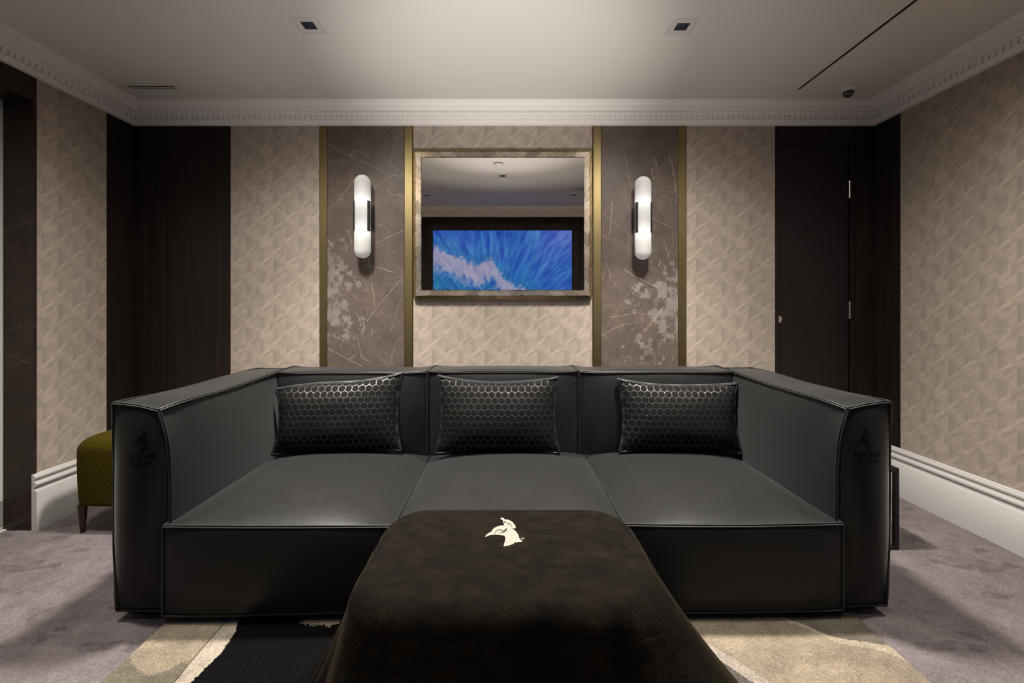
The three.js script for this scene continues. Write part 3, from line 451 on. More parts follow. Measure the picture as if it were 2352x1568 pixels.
// ---------------------------------------------------------------- television on the wall behind the camera (seen in the mirror)
{
  const W = 2.03, H = 1.142, cx = -0.12, top = 2.43;
  const g = thing('television', 'large flat television showing blue water with white surf', 'television', [cx, top - H / 2, 3.545]);
  mesh('cabinet', box(-W / 2 - 0.008, -H / 2 - 0.008, -0.034, W / 2 + 0.008, H / 2 + 0.008, 0, 0.003), M.blackMetal, g);
  const pic = dataTex(1024, 576, (u, v) => {   // u: along +x, v: up; streaks fan out from below the middle
    const ax = (u - 0.44) * 1.78, ay = v + 0.25, ang = Math.atan2(ax, ay), r = Math.hypot(ax, ay);
    const st = fbm(ang * 26 + 40, r * 5, 4, 121), st2 = fbm(ang * 60 + 90, r * 9, 3, 127), big = fbm(u * 5, v * 4, 3, 131);
    let c = [34 + 70 * (st - 0.42) + 60 * (st2 - 0.5), 98 + 95 * (st - 0.42) + 75 * (st2 - 0.5) + 20 * (big - 0.5), 200 + 46 * (st - 0.4) + 30 * (st2 - 0.5)];
    const lilac = sstep(0.55, 1.0, u) * sstep(0.5, 1, v); c = [c[0] + 44 * lilac, c[1] + 6 * lilac, c[2] + 14 * lilac];
    const vv = (v - 0.25) / 0.75;   // visible part
    const line = vv < 2 ? 0.70 - u * 1.15 + 0.22 * Math.exp(-(((u - 0.42) / 0.07) ** 2)) + 0.12 * (fbm(u * 10, 3, 3, 135) - 0.5) : 0;
    const d = vv - line, n = fbm(u * 40, v * 24, 5, 139), foam = sstep(-0.42, -0.16, d + 0.34 * (n - 0.5)) * (1 - sstep(0.0, 0.12, d + 0.22 * (n - 0.5)));
    const turq = (1 - sstep(-0.5, -0.1, d)) * 0.9 + Math.exp(-(((d - 0.12) / 0.10) ** 2)) * 0.6;
    c = [lerp(c[0], 16 + 70 * (n - 0.4), turq * 0.8), lerp(c[1], 120 + 130 * (n - 0.5), turq * 0.8), lerp(c[2], 178 + 60 * (n - 0.5), turq * 0.7)];
    return [lerp(c[0], 176 + 60 * (st2 - 0.5), foam * 0.92), lerp(c[1], 172 + 60 * (st2 - 0.5), foam * 0.92), lerp(c[2], 206 + 30 * (st2 - 0.5), foam * 0.92)];
  }, true);
  const sg = new THREE.BufferGeometry(); const a = W / 2, b = H / 2;
  sg.setAttribute('position', new THREE.Float32BufferAttribute([-a, -b, -0.0345, -a, b, -0.0345, a, b, -0.0345, a, -b, -0.0345], 3)); sg.setAttribute('normal', new THREE.Float32BufferAttribute([0, 0, -1, 0, 0, -1, 0, 0, -1, 0, 0, -1], 3));
  sg.setAttribute('uv', new THREE.Float32BufferAttribute([0, 0, 0, 1, 1, 1, 1, 0], 2)); sg.setIndex([0, 1, 2, 0, 2, 3]);
  const sc = mesh('screen', sg, std({ color: rgb(0.005, 0.005, 0.006), emissive: rgb(1, 1, 1), emissiveMap: pic, emissiveIntensity: 0.98, roughness: 0.3 }), g); sc.userData.label = 'lit screen with blue sea picture';
}

// ---------------------------------------------------------------- sofa
// a stitched leather block: faces bulge, edges stay pinched; bend(v) moves points afterwards
function puffBox(b, bulge, bend, seg = 26) {
  const faces = [['x', 1], ['x', -1], ['y', 1], ['y', -1], ['z', 1], ['z', -1]], out = [], c = [(b[0] + b[3]) / 2, (b[1] + b[4]) / 2, (b[2] + b[5]) / 2], hs = [(b[3] - b[0]) / 2, (b[4] - b[1]) / 2, (b[5] - b[2]) / 2];
  for (const [axis, s] of faces) {
    const k = 'xyz'.indexOf(axis), i1 = (k + 1) % 3, i2 = (k + 2) % 3, [B, pn, pq] = [].concat(bulge[(s > 0 ? '+' : '-') + axis] ?? 0.012, 4, 0.62).slice(0, Array.isArray(bulge[(s > 0 ? '+' : '-') + axis]) ? 3 : 9);
    const g = grid(seg, seg, (u, v) => {
      const ease = (t) => { const q = t * 2 - 1; return Math.sin(q * Math.PI / 2) * 0.55 + q * 0.45; };
      const a = ease(u) * (s > 0 ? 1 : -1), d = ease(v), p = [0, 0, 0];
      const e1 = 1 - Math.abs(a) ** pn, e2 = 1 - Math.abs(d) ** pn;
      p[k] = s * (hs[k] + B * Math.pow(Math.max(0, e1 * e2), pq)); p[i1] = a * hs[i1]; p[i2] = d * hs[i2];
      const q = new THREE.Vector3(c[0] + p[0], c[1] + p[1], c[2] + p[2]); if (bend) bend(q);
      return [q.x, q.y, q.z, a * hs[i1] + c[i1], d * hs[i2] + c[i2]];
    });
    out.push(g);
  }
  return merge(out);
}
function boxEdges(b, which) { // list of [from, to] along the edges of the block
  const P = (i, j, k) => new THREE.Vector3(b[i ? 3 : 0], b[j ? 4 : 1], b[k ? 5 : 2]), E = [];
  for (const i of [0, 1]) for (const j of [0, 1]) E.push([P(0, i, j), P(1, i, j), [[0, i ? 1 : -1, 0], [0, 0, j ? 1 : -1]], `x${i}${j}`], [P(i, 0, j), P(i, 1, j), [[i ? 1 : -1, 0, 0], [0, 0, j ? 1 : -1]], `y${i}${j}`], [P(i, j, 0), P(i, j, 1), [[i ? 1 : -1, 0, 0], [0, j ? 1 : -1, 0]], `z${i}${j}`]);
  return E.filter((e) => !which || which.includes(e[3]));
}
function piping(b, bend, which, seed = 1, r = 0.0036) {   // a double lip of leather along every seam
  const list = [], R = rng(seed);
  for (const [p, q, [n1, n2]] of boxEdges(b, which)) {
    const wob = [R() * 9, R() * 9];
    for (const s of [-1, 1]) {
      const pts = [];
      for (let i = 0; i <= 14; i++) {
        const t = i / 14, v = p.clone().lerp(q, t); if (bend) bend(v);
        const o1 = 0.0035 + (s < 0 ? 0.006 : 0), o2 = 0.0035 + (s > 0 ? 0.006 : 0), w = 0.0018 * (vnoise(t * 9 + wob[0], s, 3) - 0.5) + 0.0018 * (vnoise(t * 5 + wob[1], 2, 4) - 0.5);
        v.x += n1[0] * (o1 - 0.004 + w) + n2[0] * (o2 - 0.004 + w); v.y += n1[1] * (o1 - 0.004 + w) + n2[1] * (o2 - 0.004 + w); v.z += n1[2] * (o1 - 0.004 + w) + n2[2] * (o2 - 0.004 + w);
        pts.push(v);
      }
      list.push(tube(pts, r, 28, false, 6));
    }
  }
  return merge(list);
}
// outline of the bird's head, traced on the throw (coordinates of an enlarged crop)
const BIRD = [[448, 940], [470, 895], [520, 850], [590, 800], [640, 785], [660, 735], [720, 675], [800, 635], [890, 608], [960, 600], [1022, 600], [1000, 520], [975, 440], [925, 412], [905, 386], [938, 368], [975, 365], [1010, 390], [1050, 425], [1120, 420], [1170, 440], [1230, 470], [1280, 500], [1310, 550], [1345, 590], [1372, 640], [1362, 686], [1330, 668], [1310, 697], [1260, 682], [1190, 668], [1270, 700], [1340, 745], [1400, 810], [1450, 890], [1470, 970], [1500, 1020], [1550, 1050], [1562, 1085], [1480, 1090], [1410, 1105], [1340, 1110], [1280, 1160], [1180, 1195], [1070, 1215], [1000, 1232], [1020, 1150], [1045, 1060], [1055, 960], [1030, 905], [940, 895], [850, 878], [740, 872], [640, 880], [540, 905], [475, 942]];
const BIRDHOLES = [
  [[1004, 440], [1028, 465], [1048, 515], [1030, 532]], [[1068, 480], [1088, 482], [1086, 520], [1072, 522]], [[1115, 505], [1146, 520], [1130, 556], [1110, 546]], [[1172, 524], [1206, 530], [1162, 588], [1136, 592]], [[1230, 558], [1256, 566], [1204, 610], [1178, 612]], [[1242, 612], [1268, 620], [1252, 640], [1224, 640]],
  [[722, 816], [790, 750], [860, 712], [932, 702], [932, 720], [870, 728], [802, 772], [742, 818]], [[1094, 688], [1102, 735], [1042, 792], [980, 826], [850, 828], [850, 818], [960, 806], [1022, 760], [1046, 715], [1082, 684]], [[876, 765], [915, 738], [965, 734], [1006, 752], [1002, 778], [972, 756], [920, 752], [896, 782]], [[732, 832], [745, 832], [752, 862], [740, 862]], [[585, 828], [625, 822], [618, 836], [590, 840]],
];
function birdGeo(map, depth) {   // map: enlarged-crop point -> [x, y]
  const s = new THREE.Shape(BIRD.map((p) => new THREE.Vector2(...map(p)))); for (const h of BIRDHOLES) s.holes.push(new THREE.Path(h.map((p) => new THREE.Vector2(...map(p)))));
  return new THREE.ExtrudeGeometry(s, { depth, bevelEnabled: false });
}
const fontRegular = await new FontLoader().loadAsync('fonts/droid/droid_sans_regular.typeface.json');
function spaced(text, size, width, depth) {
  const gs = [...text].map((ch) => { const g = new TextGeometry(ch, { font: fontRegular, size, depth, curveSegments: 4, bevelEnabled: false }); g.computeBoundingBox(); return g; });
  const ws = gs.map((g) => g.boundingBox.max.x - g.boundingBox.min.x), free = (width - ws.reduce((a, b) => a + b, 0)) / (text.length - 1); let x = -width / 2;
  gs.forEach((g, i) => { g.translate(x - g.boundingBox.min.x, 0, 0); x += ws[i] + free; });
  return merge(gs);
}
const SOFA = { x: -0.02, z: 1.513 };
{
  const g = thing('sofa', 'black leather three-seat sofa with high block arms and raised seams', 'sofa', [SOFA.x, 0, SOFA.z]); g.rotation.y = 0.0105;
  const aTop = 0.893, aBot = 0.046, L = -1.09;
  for (const s of [-1, 1]) {
    const b = s < 0 ? [-1.614, aBot, L, -1.388, aTop, 0] : [1.388, aBot, L, 1.606, aTop, 0];
    const corner = new THREE.Vector3(s * 1.388, aTop, 0), outer = new THREE.Vector3(s * (s > 0 ? 1.606 : 1.614), aTop, 0);
    const bend = (v) => {
      const k = Math.exp(-((v.distanceTo(corner) / 0.11) ** 1.3)); v.x += s * 0.046 * k; v.y -= 0.026 * k;
      const o = Math.exp(-((v.distanceTo(outer) / 0.10) ** 1.3)); v.x += s * 0.004 * o; v.y += 0.006 * o;
      v.y += 0.006 * Math.sin((v.z + 0.1) * 5.5) * sstep(0.6, 0.9, v.y) * sstep(0, -0.2, v.z); const bot = 1 - sstep(0, 0.35, v.y); v.x -= s * 0.012 * bot * (Math.abs(v.x) > 1.5 ? 1 : 0);
    };
    const bul = { '+z': [0.052, 2.0, 0.8], '-z': 0.01, '+y': 0.016, '-y': 0.0, '+x': s > 0 ? 0.009 : [0.030, 2.6, 0.85], '-x': s > 0 ? [0.030, 2.6, 0.85] : 0.018 };
    const a = mesh('arm', puffBox(b, bul, bend, 34), M.leather, g);
    mesh('piping', piping(b, bend, null, s > 0 ? 5 : 3), M.piping, a);
    // pressed emblem and lettering on the front face, following its bulge
    const hw = s < 0 ? 0.113 : 0.109, hh = (aTop - aBot) / 2, cx = s < 0 ? -1.501 : 1.497, cy = (aTop + aBot) / 2;
    const faceZ = (x, y) => { const u = (x - cx) / hw, w = (y - cy) / hh; return 0.052 * Math.pow(Math.max(0, (1 - u * u) * (1 - w * w)), 0.8); };
    const press = (raw, up) => { const geo = new TessellateModifier(0.007, 7).modify(raw), p = geo.attributes.position; for (let i = 0; i < p.count; i++) p.setZ(i, p.getZ(i) > 0.0005 ? faceZ(p.getX(i), p.getY(i)) + up : faceZ(p.getX(i), p.getY(i)) - 0.003); geo.computeVertexNormals(); return geo; };
    const ex = s < 0 ? -1.481 : 1.488, k = 0.0635 / 1115, ky = 0.086 / 867;
    const em = mesh('emblem', press(birdGeo(([x, y]) => [ex - 0.0 + (x - 1005) * k, 0.756 - (y - 800) * ky], 0.002), 0.0022), M.emboss, a); em.userData.label = 'pressed black bird head emblem';
    const t1 = mesh('lettering', press(spaced('PAVONE', 0.0165, 0.104, 0.002).translate(ex + 0.001, 0.684, 0), 0.0022), M.emboss, a); t1.userData.label = 'pressed black capital letters';
    const t2 = mesh('lettering', press(spaced('design', 0.0135, 0.078, 0.002).translate(ex + 0.001, 0.659, 0), 0.0022), M.emboss, a); t2.userData.label = 'pressed small black letters';
  }
  // seats
  const sx = [-1.392, -0.462, 0.488, 1.392], backX = [-1.392, -0.474, 0.444, 1.392];
  for (let k = 0; k < 3; k++) {
    const b = [sx[k] + 0.003, 0.048, -0.97, sx[k + 1] - 0.003, 0.401 + (k === 1 ? -0.004 : 0), 0.032];
    const bend = (v) => { v.y += 0.010 * Math.sin(v.x * 3.1 + k) * sstep(0.3, 0.41, v.y) * 0.5; v.z += 0.006 * Math.sin(v.x * 4 + k * 2) * sstep(-0.1, 0.03, v.z); };
    const s = mesh('seat', puffBox(b, { '+y': [0.074, 2.5, 0.85], '+z': 0.02, '-y': 0, '+x': 0.001, '-x': 0.001, '-z': 0 }, bend, 36), M.leather, g);
    mesh('piping', piping(b, bend, ['x11', 'x01', 'z01', 'z11', 'y01', 'y11'], 11 + k), M.piping, s);
  }
  for (let k = 0; k < 3; k++) {
    const b = [backX[k] + 0.004, 0.30, -1.135, backX[k + 1] - 0.004, 0.898 + (k === 1 ? 0.004 : 0), -0.893];
    const bend = (v) => { const e = Math.min(Math.abs(v.x - b[0]), Math.abs(v.x - b[3])); v.y += 0.008 * (1 - sstep(0, 0.10, e)) * sstep(0.8, 0.9, v.y); };
    const s = mesh('back_cushion', puffBox(b, { '+y': 0.018, '+z': [0.05, 2.5, 0.85], '-z': 0.02, '-y': 0, '+x': 0.002, '-x': 0.002 }, bend, 34), M.leather, g);
    mesh('piping', piping(b, bend, ['x11', 'x10', 'z01', 'z11', 'y01', 'y11', 'y00', 'y10'], 21 + k), M.piping, s);
  }
  mesh('plinth', box(-1.36, 0.004, -1.05, 1.36, 0.052, -0.09), M.footWood, g);
  for (const s of [-1, 1]) for (const z of [-0.21, -1.05]) mesh('foot', box(s * 1.485 - 0.1, 0, z, s * 1.485 + 0.1, 0.052, z + 0.165, 0.003), M.footWood, g);
}

// ---------------------------------------------------------------- cushions on the sofa
function pillow(label, pos, yaw, lean, roll, W, H, sag, seed) {
  const g = thing('cushion', label, 'cushion', pos, 'honeycomb cushions on the sofa'); g.rotation.set(lean, yaw, roll, 'YXZ');
  const T = 0.096, shape = (u, v) => { // u, v in -1..1
    const bow = 1 - 0.085 * (1 - v * v), bowV = 1 - 0.10 * (1 - u * u); let x = u * W / 2 * bow, y = H / 2 + v * H / 2 * (v > 0 ? bowV : 1 - 0.02 * (1 - u * u));
    if (v > 0) y += sag[0] * v * (u < 0 ? u * u : 0) + sag[1] * v * (u > 0 ? u * u : 0);
    return [x, y];
  };
  const thick = (u, v) => T * Math.pow(Math.max(0, (1 - Math.abs(u) ** 2.6) * (1 - Math.abs(v) ** 2.2)), 0.58) * (0.95 + 0.12 * (vnoise(u * 2 + seed, v * 2, 5) - 0.5) - 0.12 * v);
  const sheet = (s) => grid(40, 30, (a, b) => { const e = (t) => { const q = t * 2 - 1; return Math.sin(q * Math.PI / 2); }; const u = e(a) * s, v = e(b), [x, y] = shape(u, v); return [x, y, s * thick(u, v), x + seed, y]; });
  mesh('cover', merge([sheet(1), sheet(-1)]), M.honeycomb, g);
  const rim = []; const N = 30; for (const [f, t] of [[[-1, -1], [1, -1]], [[1, -1], [1, 1]], [[1, 1], [-1, 1]], [[-1, 1], [-1, -1]]]) for (let i = 0; i < N; i++) { const q = i / N, [x, y] = shape(lerp(f[0], t[0], q), lerp(f[1], t[1], q)); rim.push(new THREE.Vector3(x, y, 0.002 * Math.sin(i))); }
  const fl = mesh('flange', merge([tube(rim, 0.0085, 260, true, 8), tube(rim.map((p) => new THREE.Vector3((p.x) * 0.985, H / 2 + (p.y - H / 2) * 0.975, p.z + 0.010)), 0.0035, 260, true, 6)]), M.flange, g); fl.userData.label = 'dark stitched edge';
}
pillow('black honeycomb cushion leaning on the back beside the arm facing the olive stool', [-1.005, 0.452, 0.742], 0.10, -0.17, 0.0, 0.725, 0.425, [-0.055, 0.03], 1);
pillow('black honeycomb cushion in the middle of the sofa below the mirror', [-0.075, 0.452, 0.755], 0.0, -0.16, 0.0, 0.715, 0.425, [0.02, 0.01], 4);
pillow('black honeycomb cushion leaning on the back beside the arm nearer the dark door', [0.985, 0.452, 0.742], -0.05, -0.17, 0.0, 0.70, 0.405, [0.015, -0.005], 8);

// ---------------------------------------------------------------- ottoman under the velvet throw
const OT = { x0: -0.455, x1: 0.437, z0: 1.605, z1: 2.255, top: 0.51 };
{
  const cx = (OT.x0 + OT.x1) / 2, cz = (OT.z0 + OT.z1) / 2, g = thing('ottoman', 'low upholstered ottoman hidden under the brown velvet throw', 'ottoman', [cx, 0, cz]);
  mesh('body', new RoundedBoxGeometry(0.80, 0.42, 0.55, 4, 0.05).translate(0, 0.28, 0), M.leather, g);
  for (const [a, b] of [[-1, -1], [1, -1], [1, 1], [-1, 1]]) mesh('leg', new THREE.CylinderGeometry(0.02, 0.016, 0.07, 16).translate(a * 0.33, 0.05, b * 0.21), M.footWood, g);
  // throw
  const hx2 = (OT.x1 - OT.x0) / 2, hz2 = (OT.z1 - OT.z0) / 2, R0 = 0.055, corner = 0.10, t = thing('velvet_throw', 'dark brown velvet throw with cream bird emblem draped over the ottoman', 'throw', [cx, 0, cz]);
  const outline = (s) => { // rounded rectangle at unit perimeter position s; returns point and outward normal
    const w = hx2 - R0, d = hz2 - R0, r = corner, segs = [2 * (w - r), Math.PI / 2 * r, 2 * (d - r), Math.PI / 2 * r, 2 * (w - r), Math.PI / 2 * r, 2 * (d - r), Math.PI / 2 * r], tot = segs.reduce((a, b) => a + b, 0); let q = s * tot, k = 0; while (k < 7 && q > segs[k]) { q -= segs[k]; k++; }
    const f = q / segs[k], A = Math.PI / 2;
    const C = [[w - r, d - r], [w - r, -(d - r)], [-(w - r), -(d - r)], [-(w - r), d - r]];
    if (k === 0) return [-(w - r) + 2 * (w - r) * f, d, 0, 1]; if (k === 2) return [w, (d - r) - 2 * (d - r) * f, 1, 0]; if (k === 4) return [(w - r) - 2 * (w - r) * f, -d, 0, -1]; if (k === 6) return [-w, -(d - r) + 2 * (d - r) * f, -1, 0];
    const base = [A, 0, -A, -2 * A][(k - 1) / 2], an = base - A * f, c = C[(k - 1) / 2]; return [c[0] + r * Math.cos(an), c[1] + r * Math.sin(an), Math.cos(an), Math.sin(an)];
  };
  const NS = 288, ROWS = 62, cloth = grid(NS, ROWS, (u, v) => {
    const [ox, oz, nx, nz] = outline(u % 1), row = v * ROWS; let x, y, z;
    if (row <= 20) { const k = row / 20; x = ox * k; z = oz * k; y = OT.top + 0.004 * (fbm(x * 5 + 3, z * 5, 3, 141) - 0.5) + 0.004 * (1 - k * k); } else {
      const hang = OT.top - R0 - 0.0185, back = nz < -0.6;
      const fold = (p, f) => Math.sin(p * f + 2.3 * Math.sin(p * 3.1));
      const per = u * 5.2;
      if (row <= 30) { const a = (row - 20) / 10 * Math.PI / 2; x = ox + nx * R0 * Math.sin(a); z = oz + nz * R0 * Math.sin(a); y = OT.top - R0 * (1 - Math.cos(a)); } else { x = ox + nx * R0; z = oz + nz * R0; y = OT.top - R0 - hang * (row - 30) / 32; }
      const drop = Math.max(0, (OT.top - y) / OT.top), diag = Math.max(0, Math.abs(nx) * Math.abs(nz) * 2), grow = Math.pow(drop, 1.25);
      const side = sstep(-0.95, -0.15, nz), spread = nx > 0.2 ? 0.20 + 0.16 * sstep(-0.25, 0.3, z) : 0.13;
      let out = side * (spread * Math.pow(drop, 1.15) + diag * 0.10 * grow + 0.075 * grow * fold(per + 0.6, 9) + 0.03 * grow * fold(per, 21)) + 0.006 * drop;
      x += nx * out; z += nz * out;
      const hemZ = OT.z0 - cz - 0.006; if (z < hemZ - 0.0) z = Math.max(z, hemZ);
    }
    return [x, y, z, x * 1.0 + (row > 30 ? nx * (OT.top - y) : 0), z + (row > 30 ? nz * (OT.top - y) : 0)];
  }, true);
  mesh('cloth', cloth, M.velvet, t);
  // cream emblem: crop pixels laid back onto the flat top
  const topY = OT.top + 0.0062, onTop = ([x, y]) => { const px = 1080 + x / 13.07, py = 1160 + y / 13.07, Z = (CAM.y - topY) * F / (py - PY); return [(px - PX) * Z / F - cx, -(CAM.z - Z - cz)]; };
  const em = mesh('emblem', birdGeo(onTop, 0.0014).rotateX(-Math.PI / 2).translate(0, topY - 0.002, 0), M.cream, t); em.userData.label = 'cream embroidered bird head emblem';
  const [rx, ry] = onTop([1575, 992]), rg = new THREE.RingGeometry(0.0048, 0.0062, 24).translate(rx, ry, 0), rt = new TextGeometry('R', { font: fontRegular, size: 0.006, depth: 0.0008, curveSegments: 3, bevelEnabled: false }); rt.translate(rx - 0.0022, ry - 0.003, 0);
  const rm = mesh('registered_mark', merge([rg, rt]).rotateX(-Math.PI / 2).translate(0, topY - 0.0006, 0), M.cream, t); rm.userData.label = 'tiny cream registered mark';
}

// ---------------------------------------------------------------- rug
{
  const x0 = -1.405, x1 = 1.437, z0 = 1.482, z1 = 3.3, TH = 0.014, W = 1900, H = Math.round(W * (z1 - z0) / (x1 - x0));
  const fx = (px, py) => { const Z = (CAM.y - TH) * F / (py - PY); return [(px - PX) * Z / F, CAM.z - Z]; };
  const [cv, c] = makeCanvas(W, H), [bv, bc] = makeCanvas(W, H), U = ([x, z]) => [(x - x0) / (x1 - x0) * W, (z - z0) / (z1 - z0) * H], P = (px, py) => U(fx(px, py));
  c.fillStyle = 'rgb(136,124,106)'; c.fillRect(0, 0, W, H); bc.fillStyle = 'rgb(150,150,150)'; bc.fillRect(0, 0, W, H);
  const R = rng(77);
  const poly = (pts, fill, h, rough = 5) => { for (const [q, f] of [[c, fill], [bc, `rgb(${h},${h},${h})`]]) { const r2 = rng(pts.length * 13 + h); q.fillStyle = f; q.beginPath(); for (let i = 0; i < pts.length; i++) { const a = pts[i], b = pts[(i + 1) % pts.length], n = 24; for (let k = 0; k < n; k++) { const x = lerp(a[0], b[0], k / n) + (r2() - 0.5) * rough, y = lerp(a[1], b[1], k / n) + (r2() - 0.5) * rough; if (i + k) q.lineTo(x, y); else q.moveTo(x, y); } } q.closePath(); q.fill(); } };
  const far = (z) => (z - z0) / (z1 - z0) * H;
  // left: cream band, then black field
  const edgeA = [[520, 1426], [476, 1475], [434, 1524], [399, 1568]].map((p) => P(...p)), edgeB = [[547, 1427], [541, 1450], [527, 1472], [508, 1500], [479, 1527], [437, 1568]].map((p) => P(...p));
  poly([[edgeA[0][0] + 6, 0], ...edgeA, [edgeA[3][0] + 10, H * 0.6], [edgeB[5][0] + 60, H * 0.6], ...edgeB.slice().reverse(), [edgeB[0][0], 0]], 'rgb(158,147,131)', 118, 3);
  const mid = U([0.10, 2])[0];
  poly([[edgeB[0][0], far(1.40)], ...edgeB, [edgeB[5][0] + 60, H * 0.6], [mid, H * 0.6], [mid, far(1.40)]], 'rgb(10,10,10)', 96, 5);
  poly([P(690, 1426), P(700, 1431), P(725, 1436), P(760, 1438), [P(800, 1438)[0], far(1.5)], [P(800, 1438)[0], far(1.40)], [P(680, 1420)[0], far(1.40)]], 'rgb(136,124,106)', 150, 14);
  // left: grey patch at the rug's edge
  poly([[0, P(290, 1500)[1]], P(296, 1510), P(308, 1530), P(320, 1541), P(336, 1549), P(351, 1551), P(372, 1545), P(396, 1531), P(415, 1522), P(434, 1520), P(399, 1568), [P(399, 1568)[0] - 10, H * 0.5], [0, H * 0.5]], 'rgb(104,97,84)', 135, 9);
  // right: grey wedge bordered by a cream line
  const e1 = [[1807, 1420], [1832, 1428], [1855, 1436], [1876, 1447], [1896, 1455], [1922, 1464], [1948, 1468], [1985, 1473], [2020, 1479]].map((p) => P(...p));
  poly([[e1[0][0] - 30, far(1.40)], ...e1, [W, e1[8][1]], [W, e1[8][1] + 62], ...e1.slice().reverse().map(([x, y], i) => [x - 6, y + 26 - i * 2]), [e1[0][0] - 50, far(1.40)]], 'rgb(160,148,128)', 165, 6);
  poly([[e1[0][0] - 28, far(1.40)], ...e1, [W, e1[8][1] + 4], [W, far(1.445)], [P(1925, 1412)[0], far(1.448)], [P(1915, 1412)[0], far(1.40)]], 'rgb(98,92,80)', 132, 6);
  // right: grey strip and cream line beside the throw
  const e2 = [[1626, 1479], [1665, 1500], [1700, 1522], [1735, 1545], [1772, 1568]].map((p) => P(...p));
  poly([[e2[0][0] - 260, far(1.44)], ...e2, [e2[4][0] + 130, H * 0.6], [mid, H * 0.6], [mid, far(1.44)]], 'rgb(158,147,134)', 120, 4);
  poly([[e2[0][0] - 280, far(1.47)], ...e2.map(([x, y]) => [x - 26, y + 20]), [e2[4][0] + 100, H * 0.6], [mid, H * 0.6], [mid, far(1.47)]], 'rgb(88,83,76)', 135, 5);
  // carved grooves, with the shade inside them drawn into the colour
  for (const e of [edgeA]) { for (const [q, f] of [[bc, 'rgb(40,40,40)'], [c, 'rgba(60,50,38,0.7)']]) { q.strokeStyle = f; q.lineWidth = 3; q.beginPath(); e.forEach((p, i) => (i ? q.lineTo(...p) : q.moveTo(p[0], p[1] - 30))); q.stroke(); } }
  const im = c.getImageData(0, 0, W, H), bm = bc.getImageData(0, 0, W, H);
  for (let j = 0; j < H * 0.62; j++) for (let i = 0; i < W; i++) {
    const o = (j * W + i) * 4, f = vnoise(i / 2.6, j / 2.6, 151), m = fbm(i / 34, j / 34, 3, 153), l = fbm(i / 130, j / 60, 3, 157), dark = im.data[o] < 40;
    const k = dark ? 0.6 + 0.8 * f : 0.80 + 0.24 * f + 0.22 * (m - 0.5) + 0.20 * (l - 0.5);
    for (let q = 0; q < 3; q++) im.data[o + q] = Math.min(255, im.data[o + q] * k);
    const b = bm.data[o] * 0.6 + 90 * f + 20 * m; bm.data[o] = bm.data[o + 1] = bm.data[o + 2] = Math.min(255, b);
  }
  c.putImageData(im, 0, 0); bc.putImageData(bm, 0, 0);
  const geo = box(x0, 0.0, z0, x1, TH, z1, 0.005), p = geo.attributes.position, uv = geo.attributes.uv;
  for (let i = 0; i < p.count; i++) uv.setXY(i, (p.getX(i) - x0) / (x1 - x0), 1 - (p.getZ(i) - z0) / (z1 - z0));
  const r = mesh('rug', geo, phys({ specularIntensity: 0.08, map: canvasTex(cv), bumpMap: canvasTex(bv, false), bumpScale: 0.007, roughness: 1 }));
  tag(r, 'thick rug with beige, cream, grey and black patches under the sofa front', 'rug');
}

// ---------------------------------------------------------------- olive stool and side table
{
  const g = thing('stool', 'olive green upholstered stool on slim tapered legs beside the sofa arm', 'stool', [-2.215, 0, 0.605]), W = 0.305, D = 0.20;
  const body = grid(72, 40, (u, v) => {
    const a = u * Math.PI * 2, n = 5, c = Math.cos(a), s = Math.sin(a), k = Math.pow(Math.abs(c) ** n + Math.abs(s) ** n, -1 / n); let r, y;
    if (v < 0.12) { r = v / 0.12 * 0.93; y = 0.163; } else if (v < 0.2) { const t = (v - 0.12) / 0.08; r = 0.93 + 0.05 * Math.sin(t * Math.PI / 2); y = 0.163 + 0.022 * (1 - Math.cos(t * Math.PI / 2)); } else if (v < 0.55) { const t = (v - 0.2) / 0.35; r = 0.98 + 0.022 * Math.sin(t * Math.PI * 0.6); y = 0.185 + 0.275 * t; } else { const t = (v - 0.55) / 0.45, e = t * Math.PI / 2; r = (0.98 + 0.022 * Math.sin(Math.PI * 0.6)) * Math.pow(Math.cos(e), 0.55); y = 0.46 + 0.105 * Math.pow(Math.sin(e), 0.8); }
    return [W * k * c * r, y, D * k * s * r, a * 0.3, y + (v > 0.7 ? (1 - r) * 0.3 : 0)];
  }, true);
  { const idx = body.index.array; for (let i = 0; i < idx.length; i += 3) { const t = idx[i + 1]; idx[i + 1] = idx[i + 2]; idx[i + 2] = t; } body.computeVertexNormals(); }
  mesh('seat', body, M.wool, g);
  for (const [a, b] of [[-1, 1], [1, 1], [1, -1], [-1, -1]]) { const l = mesh('leg', new THREE.CylinderGeometry(0.0245, 0.0115, 0.165, 18).translate(0, 0.0825, 0), M.bronzeLeg, g); l.position.set(a * 0.252, 0, b * 0.155); l.rotation.set(0, 0, 0); }
}
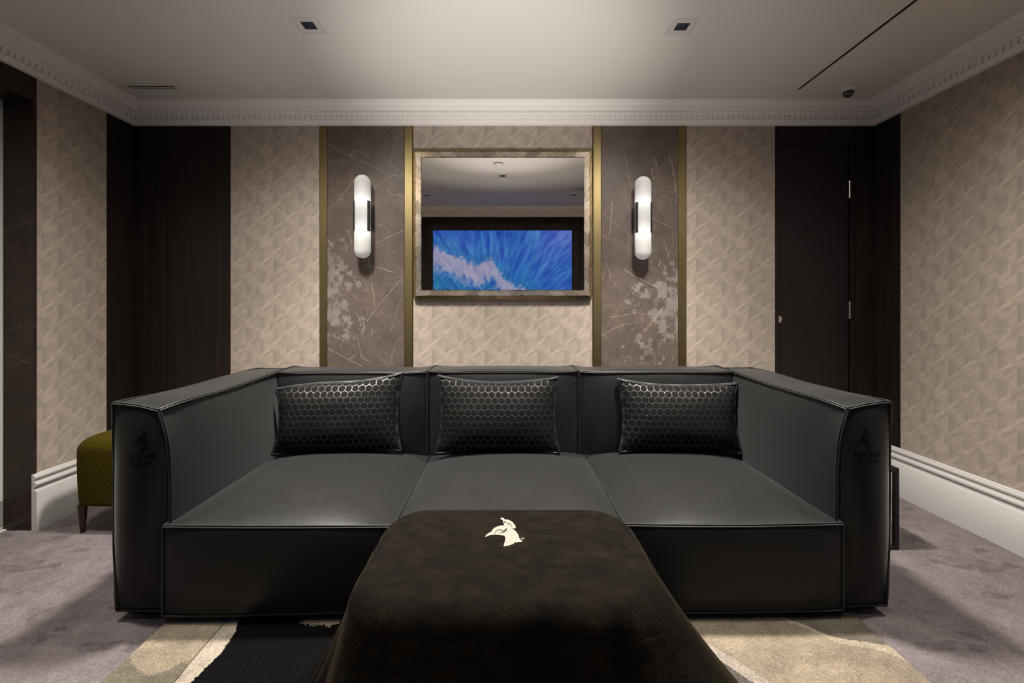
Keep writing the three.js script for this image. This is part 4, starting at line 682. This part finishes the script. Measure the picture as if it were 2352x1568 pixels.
{
  const g = thing('side_table', 'low black metal framed side table between sofa arm and wall', 'side table', [1.875, 0, 0.78]), w = 0.2, d = 0.18, h = 0.437, t = 0.011;
  for (const z of [d - t, -d + t]) { const loop = (n, a) => mesh(n, box(...a, 0.0015), M.blackMetal, g);
    for (const s of [-1, 1]) loop('post', [s * (w - t) - t, 0, z - t, s * (w - t) + t, h - 0.022, z + t]);
    loop('foot_bar', [-w + 2 * t, 0, z - t, w - 2 * t, 0.022, z + t]); }
  mesh('top', box(-w, h - 0.022, -d, w, h, d, 0.002), M.blackMetal, g);
}

// ---------------------------------------------------------------- low unseen flash, out of view, placed to light the ceiling's bright spot
{
  const p = UNSEEN_FLASH.at, g = thing('unseen_flash', 'small black flash head on a thin stand, out of view, placed to light the ceiling', 'flash', [p.x, 0.0145, p.z]);
  mesh('stand', new THREE.CylinderGeometry(0.008, 0.008, p.y - 0.09, 12).translate(0, (p.y - 0.09) / 2, 0), M.blackMetal, g);
  for (let k = 0; k < 3; k++) { const a = k * 2.094 + 0.5; mesh('leg', tube([new THREE.Vector3(0, 0.16, 0), new THREE.Vector3(Math.cos(a) * 0.06, 0.06, Math.sin(a) * 0.06), new THREE.Vector3(Math.cos(a) * 0.10, 0.006, Math.sin(a) * 0.10)], 0.006, 8), M.blackMetal, g); }
  const head = new THREE.Group(); head.name = 'head'; head.position.set(0, p.y - 0.0145, 0); g.add(head);
  head.lookAt(new THREE.Vector3().copy(UNSEEN_FLASH.to));   // +z of the group points at the ceiling spot
  mesh('housing', new RoundedBoxGeometry(0.075, 0.05, 0.10, 2, 0.006).translate(0, 0, -0.055), M.blackMetal, head);
  const win = mesh('lamp_window', new THREE.BoxGeometry(0.062, 0.038, 0.004).translate(0, 0, -0.003), std({ color: rgb(0.9, 0.9, 0.9), emissive: rgb(1, 0.96, 0.92), emissiveIntensity: 3, roughness: 0.4 }), head); win.userData.label = 'glowing window of the unseen flash';
  for (const [cd, angle] of UNSEEN_FLASH.beams) {   // hot core and soft edge of the unseen flash
    const l = new THREE.SpotLight(UNSEEN_FLASH.color, cd, 0, angle, 1, 2); l.position.copy(p).add(new THREE.Vector3().subVectors(UNSEEN_FLASH.to, p).normalize().multiplyScalar(0.02)); l.target.position.copy(UNSEEN_FLASH.to); l.castShadow = true; l.shadow.radius = 1.5; l.name = 'unseen_flash_beam'; scene.add(l); scene.add(l.target);
  }
}

renderer.render(scene, camera);
